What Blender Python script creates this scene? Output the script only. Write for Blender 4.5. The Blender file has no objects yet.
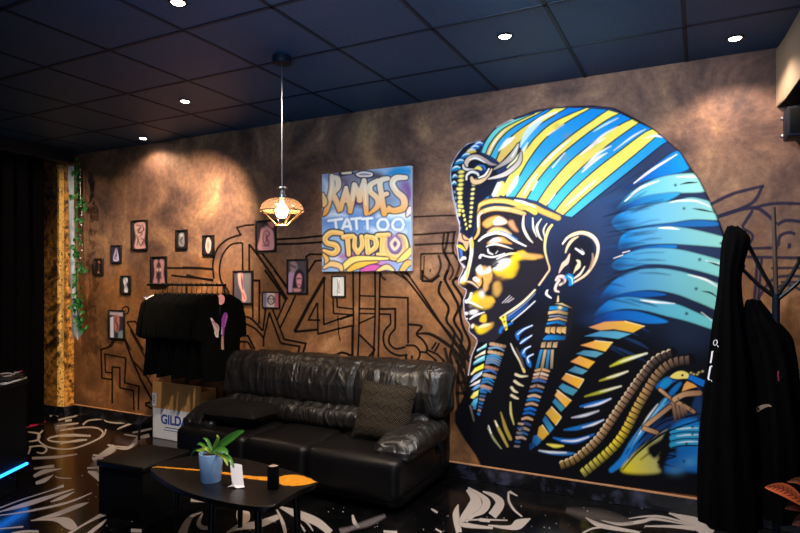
import bpy, bmesh, math, random
import numpy as np
from mathutils import Vector, noise, Matrix
random.seed(7)
SC = bpy.context.scene
COL = SC.collection
PI = math.pi
# ------------------------------------------------------------------ camera frame (photograph 800 x 533)
FL, PCX, PCY = 586.0, 400.0, 280.0
YAW = math.radians(27.1)
CAM = Vector((0.0, -4.433, 1.595))
FX, FY = -math.sin(YAW), math.cos(YAW)
RX, RY = math.cos(YAW), math.sin(YAW)
H = 3.08                                        # ceiling height

def ray(px, py):
    a = (px - PCX) / FL
    return FX + RX * a, FY + RY * a, (PCY - py) / FL
def onY(px, py, Y=0.0):                         # photo point -> point on a plane parallel to the mural wall
    v = ray(px, py); t = (Y - CAM.y) / v[1]
    return Vector((CAM.x + v[0] * t, Y, CAM.z + v[2] * t))
def onZ(px, py, Z=0.0):                         # photo point -> point on a level plane
    v = ray(px, py); t = (Z - CAM.z) / v[2]
    return Vector((CAM.x + v[0] * t, CAM.y + v[1] * t, Z))
def lin(c):
    c = np.asarray(c, float) / 255.0
    return np.where(c <= 0.04045, c / 12.92, ((c + 0.055) / 1.055) ** 2.4)
def L4(c):
    r = lin(c); return (float(r[0]), float(r[1]), float(r[2]), 1.0)

# ------------------------------------------------------------------ materials
def newmat(name):
    m = bpy.data.materials.new(name); m.use_nodes = True
    nt = m.node_tree; b = nt.nodes['Principled BSDF']
    return m, nt, b
def N(nt, typ, **kw):
    n = nt.nodes.new(typ)
    for k, v in kw.items():
        if k.startswith('_'): setattr(n, k[1:], v)
        else: n.inputs[k.replace('0', ' ')].default_value = v
    return n
def mat(name, rgb, rough=0.6, metal=0.0, noise_amt=0.15, scale=30.0, bump=0.0, bscale=120.0, spec=0.5, coat=0.0, sheen=0.0):
    m, nt, b = newmat(name)
    tc = N(nt, 'ShaderNodeTexCoord')
    nz = N(nt, 'ShaderNodeTexNoise', Scale=scale, Detail=4.0)
    nt.links.new(tc.outputs['Object'], nz.inputs['Vector'])
    c = L4(rgb)
    mx = N(nt, 'ShaderNodeMix', _data_type='RGBA')
    mx.inputs[6].default_value = tuple(max(0, x * (1 - noise_amt)) for x in c[:3]) + (1,)
    mx.inputs[7].default_value = tuple(min(1, x * (1 + noise_amt)) for x in c[:3]) + (1,)
    nt.links.new(nz.outputs['Fac'], mx.inputs[0])
    nt.links.new(mx.outputs[2], b.inputs['Base Color'])
    b.inputs['Roughness'].default_value = rough
    b.inputs['Metallic'].default_value = metal
    b.inputs['Specular IOR Level'].default_value = spec
    b.inputs['Coat Weight'].default_value = coat
    if sheen: b.inputs['Sheen Weight'].default_value = sheen
    if bump:
        n2 = N(nt, 'ShaderNodeTexNoise', Scale=bscale, Detail=3.0)
        nt.links.new(tc.outputs['Object'], n2.inputs['Vector'])
        bp = N(nt, 'ShaderNodeBump', Strength=bump, Distance=0.01)
        nt.links.new(n2.outputs['Fac'], bp.inputs['Height'])
        nt.links.new(bp.outputs['Normal'], b.inputs['Normal'])
    return m
def emis(name, rgb, strength):
    m, nt, b = newmat(name)
    b.inputs['Base Color'].default_value = L4(rgb)
    b.inputs['Emission Color'].default_value = L4(rgb)
    b.inputs['Emission Strength'].default_value = strength
    return m
def paintmat(name, rough=0.55, spec=0.35):       # flat paint or print: colour and coverage come from the mesh
    m, nt, b = newmat(name)
    at = N(nt, 'ShaderNodeAttribute', _attribute_name='paint')
    nt.links.new(at.outputs['Color'], b.inputs['Base Color'])
    nt.links.new(at.outputs['Alpha'], b.inputs['Alpha'])
    b.inputs['Roughness'].default_value = rough
    b.inputs['Specular IOR Level'].default_value = spec
    return m

# ------------------------------------------------------------------ objects
ORG = {}
def thing(name, label, cat, loc=(0, 0, 0), group=None):
    o = bpy.data.objects.new(name, None); COL.objects.link(o)
    o.empty_display_size = 0.1
    o.location = loc; o['label'] = label; o['category'] = cat
    if group: o['group'] = group
    ORG[o.name] = Vector(loc)
    return o
def tag(o, label, cat, group=None):
    o['label'] = label; o['category'] = cat
    if group: o['group'] = group
    return o
def obj(name, bm, m, parent=None, loc=None, smooth=True, label=None):
    """bm in world coordinates -> one mesh object"""
    if isinstance(bm, bmesh.types.BMesh):
        bmesh.ops.recalc_face_normals(bm, faces=bm.faces)
        me = bpy.data.meshes.new(name)
        bm.to_mesh(me); bm.free()
    else: me = bm; me.name = name
    mats = m if isinstance(m, (list, tuple)) else [m]
    for x in mats: me.materials.append(x)
    o = bpy.data.objects.new(name, me); COL.objects.link(o)
    base = ORG[parent.name] if parent else Vector((0, 0, 0))
    if loc is None: loc = base if parent else Vector((0, 0, 0))
    loc = Vector(loc)
    me.transform(Matrix.Translation(-loc))
    o.location = loc - base
    ORG[o.name] = loc
    if parent: o.parent = parent
    if smooth and len(me.polygons):
        me.polygons.foreach_set('use_smooth', [True] * len(me.polygons))
        try: me.set_sharp_from_angle(angle=math.radians(38))
        except Exception: pass
    me.update()
    if label: o['label'] = label
    return o
def struct(name, bm, m, smooth=False, parent=None):
    o = obj(name, bm, m, parent, smooth=smooth)
    if not parent: o['kind'] = 'structure'
    return o
def dup(root, loc, label=None, group=None, rz=None):
    r = root.copy(); COL.objects.link(r); r.location = loc
    if rz is not None: r.rotation_euler = (0, 0, rz)
    if label: r['label'] = label
    if group: r['group'] = group
    for ch in list(root.children):
        c = ch.copy(); COL.objects.link(c); c.parent = r
        for g in list(ch.children):
            d = g.copy(); COL.objects.link(d); d.parent = c
    return r

# ------------------------------------------------------------------ shapes
def box(bm, lo, hi, bev=0.0, seg=2, rz=0.0, mi=0):
    lo, hi = Vector(lo), Vector(hi)
    c = (lo + hi) / 2; s = hi - lo
    M = Matrix.Translation(c) @ Matrix.Rotation(rz, 4, 'Z') @ Matrix.Diagonal((abs(s.x), abs(s.y), abs(s.z), 1))
    r = bmesh.ops.create_cube(bm, size=1, matrix=M)
    fs = set(f for v in r['verts'] for f in v.link_faces)
    for f in fs: f.material_index = mi
    if bev:
        es = list(set(e for f in fs for e in f.edges))
        bmesh.ops.bevel(bm, geom=es, offset=bev, segments=seg, profile=0.5, affect='EDGES')
    return bm
def tube(bm, pts, r, n=8, mi=0):
    pts = [Vector(p) for p in pts]
    rs = r if isinstance(r, (list, tuple)) else [r] * len(pts)
    rings = []; prev = None
    for i, p in enumerate(pts):
        t = (pts[min(i + 1, len(pts) - 1)] - pts[max(i - 1, 0)]).normalized()
        if prev is None:
            a = Vector((0, 0, 1)) if abs(t.z) < 0.9 else Vector((1, 0, 0))
            u = t.cross(a).normalized()
        else:
            u = (prev - t * prev.dot(t)).normalized()
        prev = u; w = t.cross(u)
        rings.append([bm.verts.new(p + (u * math.cos(2 * PI * k / n) + w * math.sin(2 * PI * k / n)) * rs[i]) for k in range(n)])
    for a, b in zip(rings, rings[1:]):
        for k in range(n):
            f = bm.faces.new((a[k], a[(k + 1) % n], b[(k + 1) % n], b[k])); f.material_index = mi
    for ring in (rings[0], rings[-1]):
        f = bm.faces.new(ring); f.material_index = mi
    return bm
def lathe(bm, prof, c=(0, 0, 0), n=28, mi=0, cap=True):
    c = Vector(c); rings = []
    for (r, z) in prof:
        rings.append([bm.verts.new(c + Vector((r * math.cos(2 * PI * k / n), r * math.sin(2 * PI * k / n), z))) for k in range(n)])
    for a, b in zip(rings, rings[1:]):
        for k in range(n):
            f = bm.faces.new((a[k], a[(k + 1) % n], b[(k + 1) % n], b[k])); f.material_index = mi
    if cap:
        for ring in (rings[0], rings[-1]):
            f = bm.faces.new(ring); f.material_index = mi
    return bm
def prism(bm, outline, z0, z1, mi=0, bev=0.0):
    a = [bm.verts.new((p[0], p[1], z0)) for p in outline]
    b = [bm.verts.new((p[0], p[1], z1)) for p in outline]
    n = len(a); fs = [bm.faces.new(a[::-1]), bm.faces.new(b)]
    for k in range(n): fs.append(bm.faces.new((a[k], a[(k + 1) % n], b[(k + 1) % n], b[k])))
    for f in fs: f.material_index = mi
    if bev:
        es = [e for f in fs[:2] for e in f.edges]
        bmesh.ops.bevel(bm, geom=es, offset=bev, segments=3, profile=0.5, affect='EDGES')
    return bm
def rbox(bm, lo, hi, rad, n=(20, 12, 10), puff=(0, 0, 0), wr=0.0, wscale=(6, 6, 6), seed=0, rz=0.0, shear=None, wr2=0.0):
    """soft upholstered block: rounded box with bulging faces and leather creases"""
    lo, hi = Vector(lo), Vector(hi); c = (lo + hi) / 2; h = (hi - lo) / 2
    verts = {}
    nx, ny, nz = n
    def vert(i, j, k):
        key = (i, j, k)
        if key in verts: return verts[key]
        q = Vector((2 * i / nx - 1, 2 * j / ny - 1, 2 * k / nz - 1))
        p = Vector((q.x * h.x, q.y * h.y, q.z * h.z))
        inner = Vector((max(-(h.x - rad), min(h.x - rad, p.x)), max(-(h.y - rad), min(h.y - rad, p.y)), max(-(h.z - rad), min(h.z - rad, p.z))))
        d = p - inner
        nd = d.normalized() if d.length > 1e-9 else Vector((0, 0, 0))
        if d.length > 1e-9: p = inner + nd * rad
        bx_, by_, bz_ = 1 - q.x ** 2, 1 - q.y ** 2, 1 - q.z ** 2
        p.x += math.copysign(1, q.x) * puff[0] * by_ * bz_ * abs(q.x) ** 3
        p.y += math.copysign(1, q.y) * puff[1] * bx_ * bz_ * abs(q.y) ** 3
        p.z += math.copysign(1, q.z) * puff[2] * bx_ * by_ * abs(q.z) ** 3
        if shear: p += shear(q)
        if wr:
            s = Vector((p.x * wscale[0] + seed * 7.1, p.y * wscale[1] + seed * 3.3, p.z * wscale[2] + seed))
            warp = noise.noise_vector(s * 0.6) * 0.8
            r_ = 1 - abs(noise.noise(s + warp)) * 2
            p += nd * (r_ * wr) if nd.length else Vector((0, 0, 0))
            if wr2: p += nd * wr2 * noise.noise(s * 2.3)
        if rz: p = Matrix.Rotation(rz, 3, 'Z') @ p
        verts[key] = bm.verts.new(c + p)
        return verts[key]
    for i in range(nx):
        for j in range(ny):
            for k in (0, nz): bm.faces.new([vert(i, j, k), vert(i + 1, j, k), vert(i + 1, j + 1, k), vert(i, j + 1, k)])
    for i in range(nx):
        for k in range(nz):
            for j in (0, ny): bm.faces.new([vert(i, j, k), vert(i + 1, j, k), vert(i + 1, j, k + 1), vert(i, j, k + 1)])
    for j in range(ny):
        for k in range(nz):
            for i in (0, nx): bm.faces.new([vert(i, j, k), vert(i, j + 1, k), vert(i, j + 1, k + 1), vert(i, j, k + 1)])
    return bm

# ------------------------------------------------------------------ curves in the drawing plane
def spline(pts, closed=False, n=6):
    P = [np.array(p, float) for p in pts]
    if len(P) < 3: return np.array(P)
    out = []; m = len(P)
    rng = range(m) if closed else range(m - 1)
    for i in rng:
        if closed: a, b, c, d = P[(i - 1) % m], P[i], P[(i + 1) % m], P[(i + 2) % m]
        else: a, b, c, d = P[max(i - 1, 0)], P[i], P[i + 1], P[min(i + 2, m - 1)]
        for k in range(n):
            t = k / n
            out.append(0.5 * (2 * b + (c - a) * t + (2 * a - 5 * b + 4 * c - d) * t * t + (3 * b - a - 3 * c + d) * t ** 3))
    if not closed: out.append(P[-1])
    return np.array(out)
FR = {'A': (440, 100, 4.4444), 'B': (580, 100, 4.4444), 'C': (440, 210, 4.4444), 'D': (580, 210, 4.4444), 'E': (440, 320, 4.4444),
      'F': (580, 320, 4.4444), 'G': (440, 400, 4.4444), 'H': (580, 400, 4.4444),
      'a': (445, 190, 8.889), 'b': (445, 240, 8.889), 'c': (445, 290, 8.889), 'd': (440, 130, 8.889), 'e': (525, 225, 8.889),
      'f': (525, 280, 8.889), 'g': (450, 330, 8.889), 'h': (660, 370, 8.889), 'p': (310, 160, 4.4417),
      'u': (190, 200, 5.333), 'v': (230, 270, 5.333), 'w': (340, 270, 5.333), 'x': (380, 190, 5.918), 'y': (80, 330, 6.66), 'z': (710, 170, 4.1),
      'q': (430, 350, 4.1), 'k': (0, 353, 2.963), 'l': (0, 430, 5.175), 'm': (60, 380, 5.925), 'n': (440, 460, 4.444), 'o': (580, 460, 4.444),
      'r': (220, 430, 5.175), 's': (100, 430, 5.175), 't': (340, 430, 5.175), '0': (0, 0, 1), 'j': (130, 270, 6.667), 'i': (0, 170, 2.963)}
def P(s):
    """'A 10,20 30,40' : points read in one close-up of the drawing -> drawing coordinates"""
    w = s.split(); ox, oy, k = FR[w[0]]
    return [(ox + float(a.split(',')[0]) / k, oy + float(a.split(',')[1]) / k) for a in w[1:]]

class Paint:
    """airbrush: lays soft-edged shapes on a set of points of a flat surface"""
    def __init__(s, U, V):
        s.U, s.V = U, V; s.c = np.zeros((len(U), 3)); s.a = np.zeros(len(U))
    def sel(s, x0, y0, x1, y1):
        return np.nonzero((s.U > x0) & (s.U < x1) & (s.V > y0) & (s.V < y1))[0]
    def put(s, i, cov, col, base):
        if not base: cov = cov * (s.a[i] > 0)
        cv = cov[:, None]
        s.c[i] = s.c[i] * (1 - cv) + col * cv
        if base: s.a[i] = np.maximum(s.a[i], cov)
    def grad(s, i, col, col2, p0, p1):
        c1 = lin(col)
        if col2 is None: return c1
        c2 = lin(col2); d = np.array(p1, float) - np.array(p0, float)
        t = np.clip(((s.U[i] - p0[0]) * d[0] + (s.V[i] - p0[1]) * d[1]) / max(d @ d, 1e-9), 0, 1)[:, None]
        return c1 * (1 - t) + c2 * t
    def fill(s, pts, col, soft=0.7, al=1.0, sm=True, col2=None, p0=None, p1=None, base=False, mid=None):
        if sm: pts = spline(pts, True, 5)
        soft *= .75
        pts = np.array(pts, float)
        lo, hi = pts.min(0) - soft - 1, pts.max(0) + soft + 1
        i = s.sel(lo[0], lo[1], hi[0], hi[1])
        if len(i) == 0: return
        x, y = s.U[i], s.V[i]
        ins = np.zeros(len(i), bool); d2 = np.full(len(i), 1e9)
        q = np.roll(pts, -1, 0)
        for (ax, ay), (bx_, by_) in zip(pts, q):
            ex, ey = bx_ - ax, by_ - ay; l2 = ex * ex + ey * ey
            if l2 < 1e-9: continue
            t = np.clip(((x - ax) * ex + (y - ay) * ey) / l2, 0, 1)
            d2 = np.minimum(d2, (x - ax - t * ex) ** 2 + (y - ay - t * ey) ** 2)
            if ay != by_:
                cr = ((ay > y) != (by_ > y)) & (x < ex * (y - ay) / (by_ - ay) + ax); ins ^= cr
        sd = np.sqrt(d2) * np.where(ins, 1, -1)
        cov = np.clip(sd / soft * 0.5 + 0.5, 0, 1); cov = cov * cov * (3 - 2 * cov) * al
        if col2 is not None and p0 is None: p0, p1 = pts[pts[:, 0].argmin()], pts[pts[:, 0].argmax()]
        s.put(i, cov, s.grad(i, col, col2, p0, p1), base)
    def line(s, pts, w, col, soft=0.6, al=1.0, sm=True, base=False, col2=None, p0=None, p1=None):
        soft *= .75; n0 = len(pts)
        ws = np.interp(np.linspace(0, 1, n0), np.linspace(0, 1, len(w)), w) if isinstance(w, (list, tuple)) else np.full(n0, float(w))
        if sm and n0 > 2:
            z = spline([(p[0], p[1], q) for p, q in zip(pts, ws)], False, 5); pts, ws = z[:, :2], z[:, 2]
        pts = np.array(pts, float); mw = ws.max() / 2 + soft + 1
        lo, hi = pts.min(0) - mw, pts.max(0) + mw
        i = s.sel(lo[0], lo[1], hi[0], hi[1])
        if len(i) == 0: return
        x, y = s.U[i], s.V[i]; sd = np.full(len(i), -1e9)
        for k in range(len(pts) - 1):
            ax, ay = pts[k]; ex, ey = pts[k + 1] - pts[k]; l2 = max(ex * ex + ey * ey, 1e-9)
            t = np.clip(((x - ax) * ex + (y - ay) * ey) / l2, 0, 1)
            d = np.sqrt((x - ax - t * ex) ** 2 + (y - ay - t * ey) ** 2)
            sd = np.maximum(sd, (ws[k] * (1 - t) + ws[k + 1] * t) / 2 - d)
        cov = np.clip(sd / soft * 0.5 + 0.5, 0, 1) * al
        s.put(i, cov, s.grad(i, col, col2, pts[0] if p0 is None else p0, pts[-1] if p1 is None else p1), base)
    def blob(s, cx, cy, rx, ry, col, al=1.0, ang=0.0, hard=1.0):
        r = max(rx, ry) * 2
        i = s.sel(cx - r, cy - r, cx + r, cy + r)
        if len(i) == 0: return
        ca, sa = math.cos(math.radians(ang)), math.sin(math.radians(ang))
        dx, dy = s.U[i] - cx, s.V[i] - cy
        d = ((dx * ca + dy * sa) / rx) ** 2 + ((-dx * sa + dy * ca) / ry) ** 2
        s.put(i, np.exp(-d ** hard) * al, lin(col), False)

def grid_mesh(name, pts, nx, ny, pa, depth=None):
    """pts (nx*ny,3) row by row -> mesh of the painted part, colour attribute 'paint'"""
    idx = np.arange(nx * ny).reshape(ny, nx)
    q = np.stack([idx[:-1, :-1], idx[:-1, 1:], idx[1:, 1:], idx[1:, :-1]], -1).reshape(-1, 4)
    q = q[(pa.a[q] > 0.01).any(1)]
    used = np.unique(q); mp = np.full(nx * ny, -1); mp[used] = np.arange(len(used)); q = mp[q]
    me = bpy.data.meshes.new(name)
    me.vertices.add(len(used)); me.vertices.foreach_set('co', pts[used].astype(np.float32).ravel())
    me.loops.add(q.size); me.loops.foreach_set('vertex_index', q.astype(np.int32).ravel())
    me.polygons.add(len(q)); me.polygons.foreach_set('loop_start', np.arange(0, q.size, 4, dtype=np.int32))
    me.update(calc_edges=True)
    at = me.color_attributes.new('paint', 'FLOAT_COLOR', 'POINT')
    rgba = np.concatenate([pa.c[used], pa.a[used][:, None]], 1).astype(np.float32)
    at.data.foreach_set('color', rgba.ravel())
    return me
def project(pts):
    dx, dy, dz = pts[:, 0] - CAM.x, pts[:, 1] - CAM.y, pts[:, 2] - CAM.z
    d = dx * FX + dy * FY; r = dx * RX + dy * RY
    return PCX + FL * r / d, PCY - FL * dz / d

class Ribbons:
    """brush lines as flat paint films with soft edges"""
    def __init__(s, place, soft=0.8): s.place = place; s.v = []; s.f = []; s.col = []; s.soft = soft; s.k = 0
    def add(s, pts, w, col=(20, 16, 16), sm=True, al=0.93, soft=None):
        soft = soft or s.soft
        n0 = len(pts)
        ws = np.interp(np.linspace(0, 1, n0), np.linspace(0, 1, len(w)), w) if isinstance(w, (list, tuple)) else np.full(n0, float(w))
        z = np.array([(p[0], p[1], q) for p, q in zip(pts, ws)], float)
        if sm and n0 > 2: z = spline(z, False, 6)
        n = len(z); p = z[:, :2]; ws = np.maximum(z[:, 2], 0.15)
        seg = p[1:] - p[:-1]; seg /= np.maximum(np.linalg.norm(seg, axis=1, keepdims=True), 1e-9)
        nrm = np.stack([-seg[:, 1], seg[:, 0]], 1)
        vn = np.zeros_like(p); vn[0] = nrm[0]; vn[-1] = nrm[-1]
        for i in range(1, n - 1):
            b = nrm[i - 1] + nrm[i]; l = np.linalg.norm(b)
            b = b / l if l > 1e-6 else nrm[i]
            vn[i] = b / max(0.45, b @ nrm[i])
        c = lin(col); s.k += 1; b0 = len(s.v)
        for i in range(n):
            for o, a in ((-ws[i] / 2 - soft / 2, 0), (-max(ws[i] / 2 - soft / 2, 0.05), al), (max(ws[i] / 2 - soft / 2, 0.05), al), (ws[i] / 2 + soft / 2, 0)):
                s.v.append(s.place(p[i, 0] + vn[i, 0] * o, p[i, 1] + vn[i, 1] * o, s.k)); s.col.append((c[0], c[1], c[2], a))
        for i in range(n - 1):
            for j in range(3):
                k = b0 + i * 4 + j; s.f.append((k, k + 1, k + 5, k + 4))
    def poly(s, pts, col, al=0.95, sm=True):
        p = spline(pts, True, 5) if sm else np.array(pts, float)
        c = lin(col); s.k += 1; b0 = len(s.v)
        for q in p: s.v.append(s.place(q[0], q[1], s.k)); s.col.append((c[0], c[1], c[2], al))
        s.f.append(tuple(range(b0, b0 + len(p))))
    def mesh(s, name):
        me = bpy.data.meshes.new(name); me.from_pydata([tuple(v) for v in s.v], [], s.f)
        at = me.color_attributes.new('paint', 'FLOAT_COLOR', 'POINT')
        at.data.foreach_set('color', np.array(s.col, np.float32).ravel())
        return me
# ================================================================== the pharaoh wall painting
INK = (10, 10, 16); NAVY = (36, 50, 84); WHITE = (246, 244, 246)
YEL = (238, 222, 92); BLU = (18, 140, 214); DBL = (22, 74, 150); TEAL = (84, 186, 208); PALE = (166, 212, 198)
TAN = (200, 162, 112); GOLD = (232, 180, 40); ORA = (226, 160, 82); CREAM = (246, 228, 204); BRN = (112, 84, 66)

def paint_mural(g):
    sil = (P('A 180,180 120,195 80,235 50,290 45,340 55,420 70,480 77,533') + P('a 60,50 100,220 122,300 125,370 107,480') + P('b 98,60 118,180 160,255 118,340 112,390 185,450 160,530')
           + P('c 158,100 163,190 178,260 212,310 208,370 285,450') + P('g 185,230 155,400 160,520') + P('0 462,400 455,412 455,422 464,438 476,455 482,467 520,472 600,483 660,491 700,496 722,498 724,430 725,370 729,330 729,290 727,262')
           + P('D 650,130 600,0') + P('B 600,500 570,430 530,350 490,300 450,235 400,190 330,130 250,85 150,35 60,24 0,26') + P('A 550,30 430,44 330,80 250,120 192,185'))
    g.fill(sil, NAVY, 1.6, base=True, sm=False, col2=INK, p0=(605, 235), p1=(585, 330))
    # dusty blue mottling of the cloth behind the ear
    for x, y, r, c, a in ((620, 215, 26, (44, 70, 112), .8), (600, 190, 22, (40, 62, 100), .7), (592, 245, 16, (34, 54, 92), .6), (640, 195, 20, (46, 78, 120), .6), (606, 285, 18, (36, 50, 80), .6),
                        (560, 225, 12, (34, 46, 84), .6), (690, 335, 26, (28, 42, 66), .7), (545, 330, 24, (30, 28, 38), .6)):
        g.blob(x, y, r, r * .8, c, a)
    # ---- striped crown: edges of the bands, brow band at the foot, rim of the cloth at the top
    ed = ['A 185,232 205,185 250,128 328,90', 'A 203,238 225,190 285,125 420,60', 'A 224,248 262,180 330,118 462,48', 'A 250,265 285,195 360,128 500,40', 'A 268,282 320,225 400,140 480,85 562,36',
          'A 375,228 430,160 510,95 645,36', 'A 288,428 345,350 400,258 470,170 560,100 668,38', 'A 335,430 400,340 480,245 580,160 700,75 745,45', 'A 385,438 440,350 520,260 640,160 740,90 797,60',
          'A 435,450 490,370 580,270 700,175 800,110 852,85', 'A 475,472 540,390 640,290 760,190 850,125 887,100', 'A 510,492 580,410 690,310 800,225 900,150 948,127', 'A 550,512 640,430 760,330 870,240 940,180 974,150',
          'A 590,520 700,430 800,350 900,270 980,205 1020,180']
    ed = [P(e) for e in ed]
    cols = [TEAL, YEL, BLU, YEL, None, None, BLU, YEL, BLU, YEL, BLU, YEL, BLU]
    def band(a, b, c, c2, w=True):
        g.fill(list(spline(a, False, 6)) + list(spline(b, False, 6))[::-1], c, .6, sm=False, col2=c2, p0=a[0], p1=a[-1])
    tone = {YEL: ((214, 176, 96), (240, 226, 96)), BLU: ((66, 168, 204), (10, 128, 210)), TEAL: ((90, 190, 205), (120, 205, 190))}
    for k, (a, b) in enumerate(zip(ed, ed[1:])):
        if k == 4: continue
        if k == 5:
            band(P('A 262,420 300,350 375,228 430,160 510,95 645,36'), ed[6], (222, 196, 96), (244, 226, 90)); continue
        c = cols[k] or YEL; t0, t1 = tone[c]
        band(a, b, t0, t1)
    band(P('A 350,205 400,140 480,85 562,36'), ed[5], (70, 170, 220), (10, 116, 206))
    for e in [ed[i] for i in (1, 2, 3, 4, 5, 6, 7, 8, 9, 10, 11, 12, 13)]:
        g.line(e, [1.3, 1.3, 1.0], INK, .6)
    g.line(P('A 255,418 262,400 275,372'), 5, (230, 210, 110), 1); g.line(P('A 240,420 262,375'), 4, WHITE, 1.2); g.line(P('A 205,440 212,395'), 4, (60, 130, 180), 1); g.line(P('A 178,445 182,405'), 3.4, BLU, 1)
    g.line(P('A 300,420 330,370 345,340'), [2, 5, 2], WHITE, 1.4, .8)
    # brush highlights
    for e, w, c in (('A 262,225 300,185 330,165', [1, 5, 1], WHITE), ('A 355,205 395,140 450,95', [2, 6, 2], (200, 226, 240)), ('A 395,120 450,80 520,55', [1, 3, 1], WHITE), ('A 480,155 550,108', [1.2, 2.2, .6], WHITE),
                    ('A 300,300 360,240 390,190', [1, 4, 1], (244, 240, 190)), ('A 455,290 520,225 580,175', [1, 2.4, .6], WHITE), ('A 500,300 555,235', [1, 2.6, .6], WHITE), ('A 640,230 720,160 790,118', [.6, 2, .6], WHITE),
                    ('A 410,400 432,362', [1, 3.4, 1], WHITE), ('A 372,420 400,370 430,330', [.8, 2, .8], WHITE), ('A 480,460 510,420', [.8, 2, .8], WHITE), ('A 640,300 700,240 760,205', [.6, 2.4, .6], WHITE),
                    ('B 10,320 70,265 120,235', [.8, 3, .6], WHITE), ('B 0,245 60,200 110,170', [.6, 2.2, .6], WHITE), ('B 60,140 110,110 170,80', [.5, 1.8, .5], (210, 236, 250)), ('B 150,225 230,165 290,130', [.5, 1.8, .5], (220, 240, 250)),
                    ('B 290,170 330,158 370,166', [.6, 2, .6], WHITE), ('A 250,120 300,92 325,88', [.6, 2, .6], WHITE), ('A 215,240 240,190 290,130', [.4, 1.4, .4], WHITE), ('A 560,470 640,400 700,350', [.6, 2, .6], (150, 210, 230))):
        g.line(P(e), w, c, 1.0, .9)
    for x, y in ((555, 150), (583, 158), (552, 172), (560, 186), (575, 178), (545, 140)):
        g.blob(x + 12, y - 14, 4, 3, (150, 120, 70), .35, -40)
    # dark gap, then the side lobes
    LOBES = [('B 200,388 260,345 340,290 432,238 470,278 482,308 400,332 300,352 240,372', DBL, BLU), ('B 165,470 230,408 330,358 430,338 512,338 528,368 525,405 430,412 320,424 215,458', (60, 170, 200), (176, 218, 202)),
             ('B 180,488 260,440 350,422 445,418 380,452 300,478', (26, 86, 150), (60, 160, 200)), ('D 140,50 180,14 250,-12 330,-22 430,-36 510,-46 590,-12 606,38 500,40 400,54 280,66 190,88', (40, 140, 190), (172, 214, 196)),
             ('D 200,88 300,70 420,58 520,48 600,58 560,72 440,74 330,78', (20, 70, 130), (40, 110, 170)), ('D 170,165 190,112 270,86 400,80 520,95 640,132 640,162 520,154 400,148 280,153 200,168', (30, 130, 180), (172, 214, 192)),
             ('D 190,200 260,170 340,158 430,160 400,176 300,176', (20, 70, 130), (24, 120, 190)), ('D 140,245 190,206 280,180 400,178 520,198 630,240 625,293 520,264 400,243 290,240 190,264', (40, 130, 175), (160, 208, 190)),
             ('D 90,385 160,310 250,276 340,268 440,280 540,306 618,350 614,438 530,404 420,368 300,354 180,374', (20, 110, 170), (150, 200, 180)), ('D 100,402 200,372 300,363 385,377 300,386 200,390', (16, 60, 120), (20, 90, 160)),
             ('D 65,470 120,412 200,394 300,402 420,420 520,456 592,500 588,528 480,490 380,468 280,446 180,442', (20, 110, 170), (130, 200, 190)), ('D 60,492 130,458 230,452 320,470 392,496 300,502 200,488 110,502', (16, 70, 140), (26, 120, 190))]
    for s, c1, c2 in LOBES:
        p = P(s); q = np.array(p); m_ = q[:, 0].max(); p = [(x + (7 if x > m_ - 14 and m_ > 690 else 0), q[:, 1].mean() + (y - q[:, 1].mean()) * 1.13) for x, y in p]
        c1 = tuple(x * (.62, .92, 1.06)[i] for i, x in enumerate(c1)); c2 = tuple(x * (.82, .97, 1.04)[i] for i, x in enumerate(c2))
        g.line(p + p[:1], 1.6, INK, 1.2, .6)
        g.fill(p, c1, 1.6, col2=c2, p0=(q[:, 0].min() + 8, 0), p1=(q[:, 0].max() - 4, 0)); g.blob(q[:, 0].min() + 4, q[q[:, 0].argmin(), 1], 14, 7, (24, 44, 84), .75)
    for s in ('B 240,370 320,310 430,242', 'B 200,450 270,390 350,360', 'B 520,345 500,340 430,342', 'B 400,455 450,447 520,450 590,480', 'D 350,80 400,80 440,86', 'D 190,190 220,182', 'D 270,400 320,408 420,416', 'D 480,288 560,310 618,346', 'D 540,455 585,490', 'D 560,225 625,240', 'D 150,215 190,200'):
        g.line(P(s), [.6, 2.2, .6], WHITE, .9, .9)
    for s in ('B 445,375 480,368 520,366', 'B 500,482 540,488 590,498', 'D 570,230 600,240 628,250', 'D 540,360 580,368 610,388', 'D 560,-60 590,-50'):
        g.line(P(s), [.4, 1.8, .8], INK, .7)
    for x, y in ((424, 378), (462, 482)): g.blob(580 + x / 4.444, 100 + y / 4.444, 1.3, 1.3, INK)
    for x, y in ((628, 148), (532, 220), (516, 350), (474, 460)): g.blob(580 + x / 4.444, 210 + y / 4.444, 1.5, 1.5, INK)
    for s in ('B 100,520 170,500 300,470', 'D 120,100 200,88 330,72', 'D 120,300 160,280 240,262 400,252', 'D 80,350 160,300 260,268'):
        g.line(P(s), [.5, 2, .5], INK, 1.2, .7)
    g.line(P('B -60,26 0,24 60,22 150,33 250,88 330,128 400,188 450,233 490,298 530,350 570,430 600,500') + P('D 600,0 640,120'), [1, 2.4, 3, 3, 3.4, 3.4, 3, 3, 3, 2.6, 2.4, 2.4, 2.4, 2], INK, 1.2)
    rs = random.Random(3)
    for k in range(46):
        x, y = rs.uniform(592, 640), rs.uniform(205, 350); l_ = rs.uniform(14, 34); sl = -.35 + .006 * (y - 205)
        g.line([(x, y), (x + l_ * .5, y + sl * l_ * .5 - 1), (x + l_, y + sl * l_)], [.3, rs.uniform(1, 2.6), .3], rs.choice([(14, 22, 44), (14, 20, 38), (26, 52, 92), (30, 66, 116)]), 1.4, .6)
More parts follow.
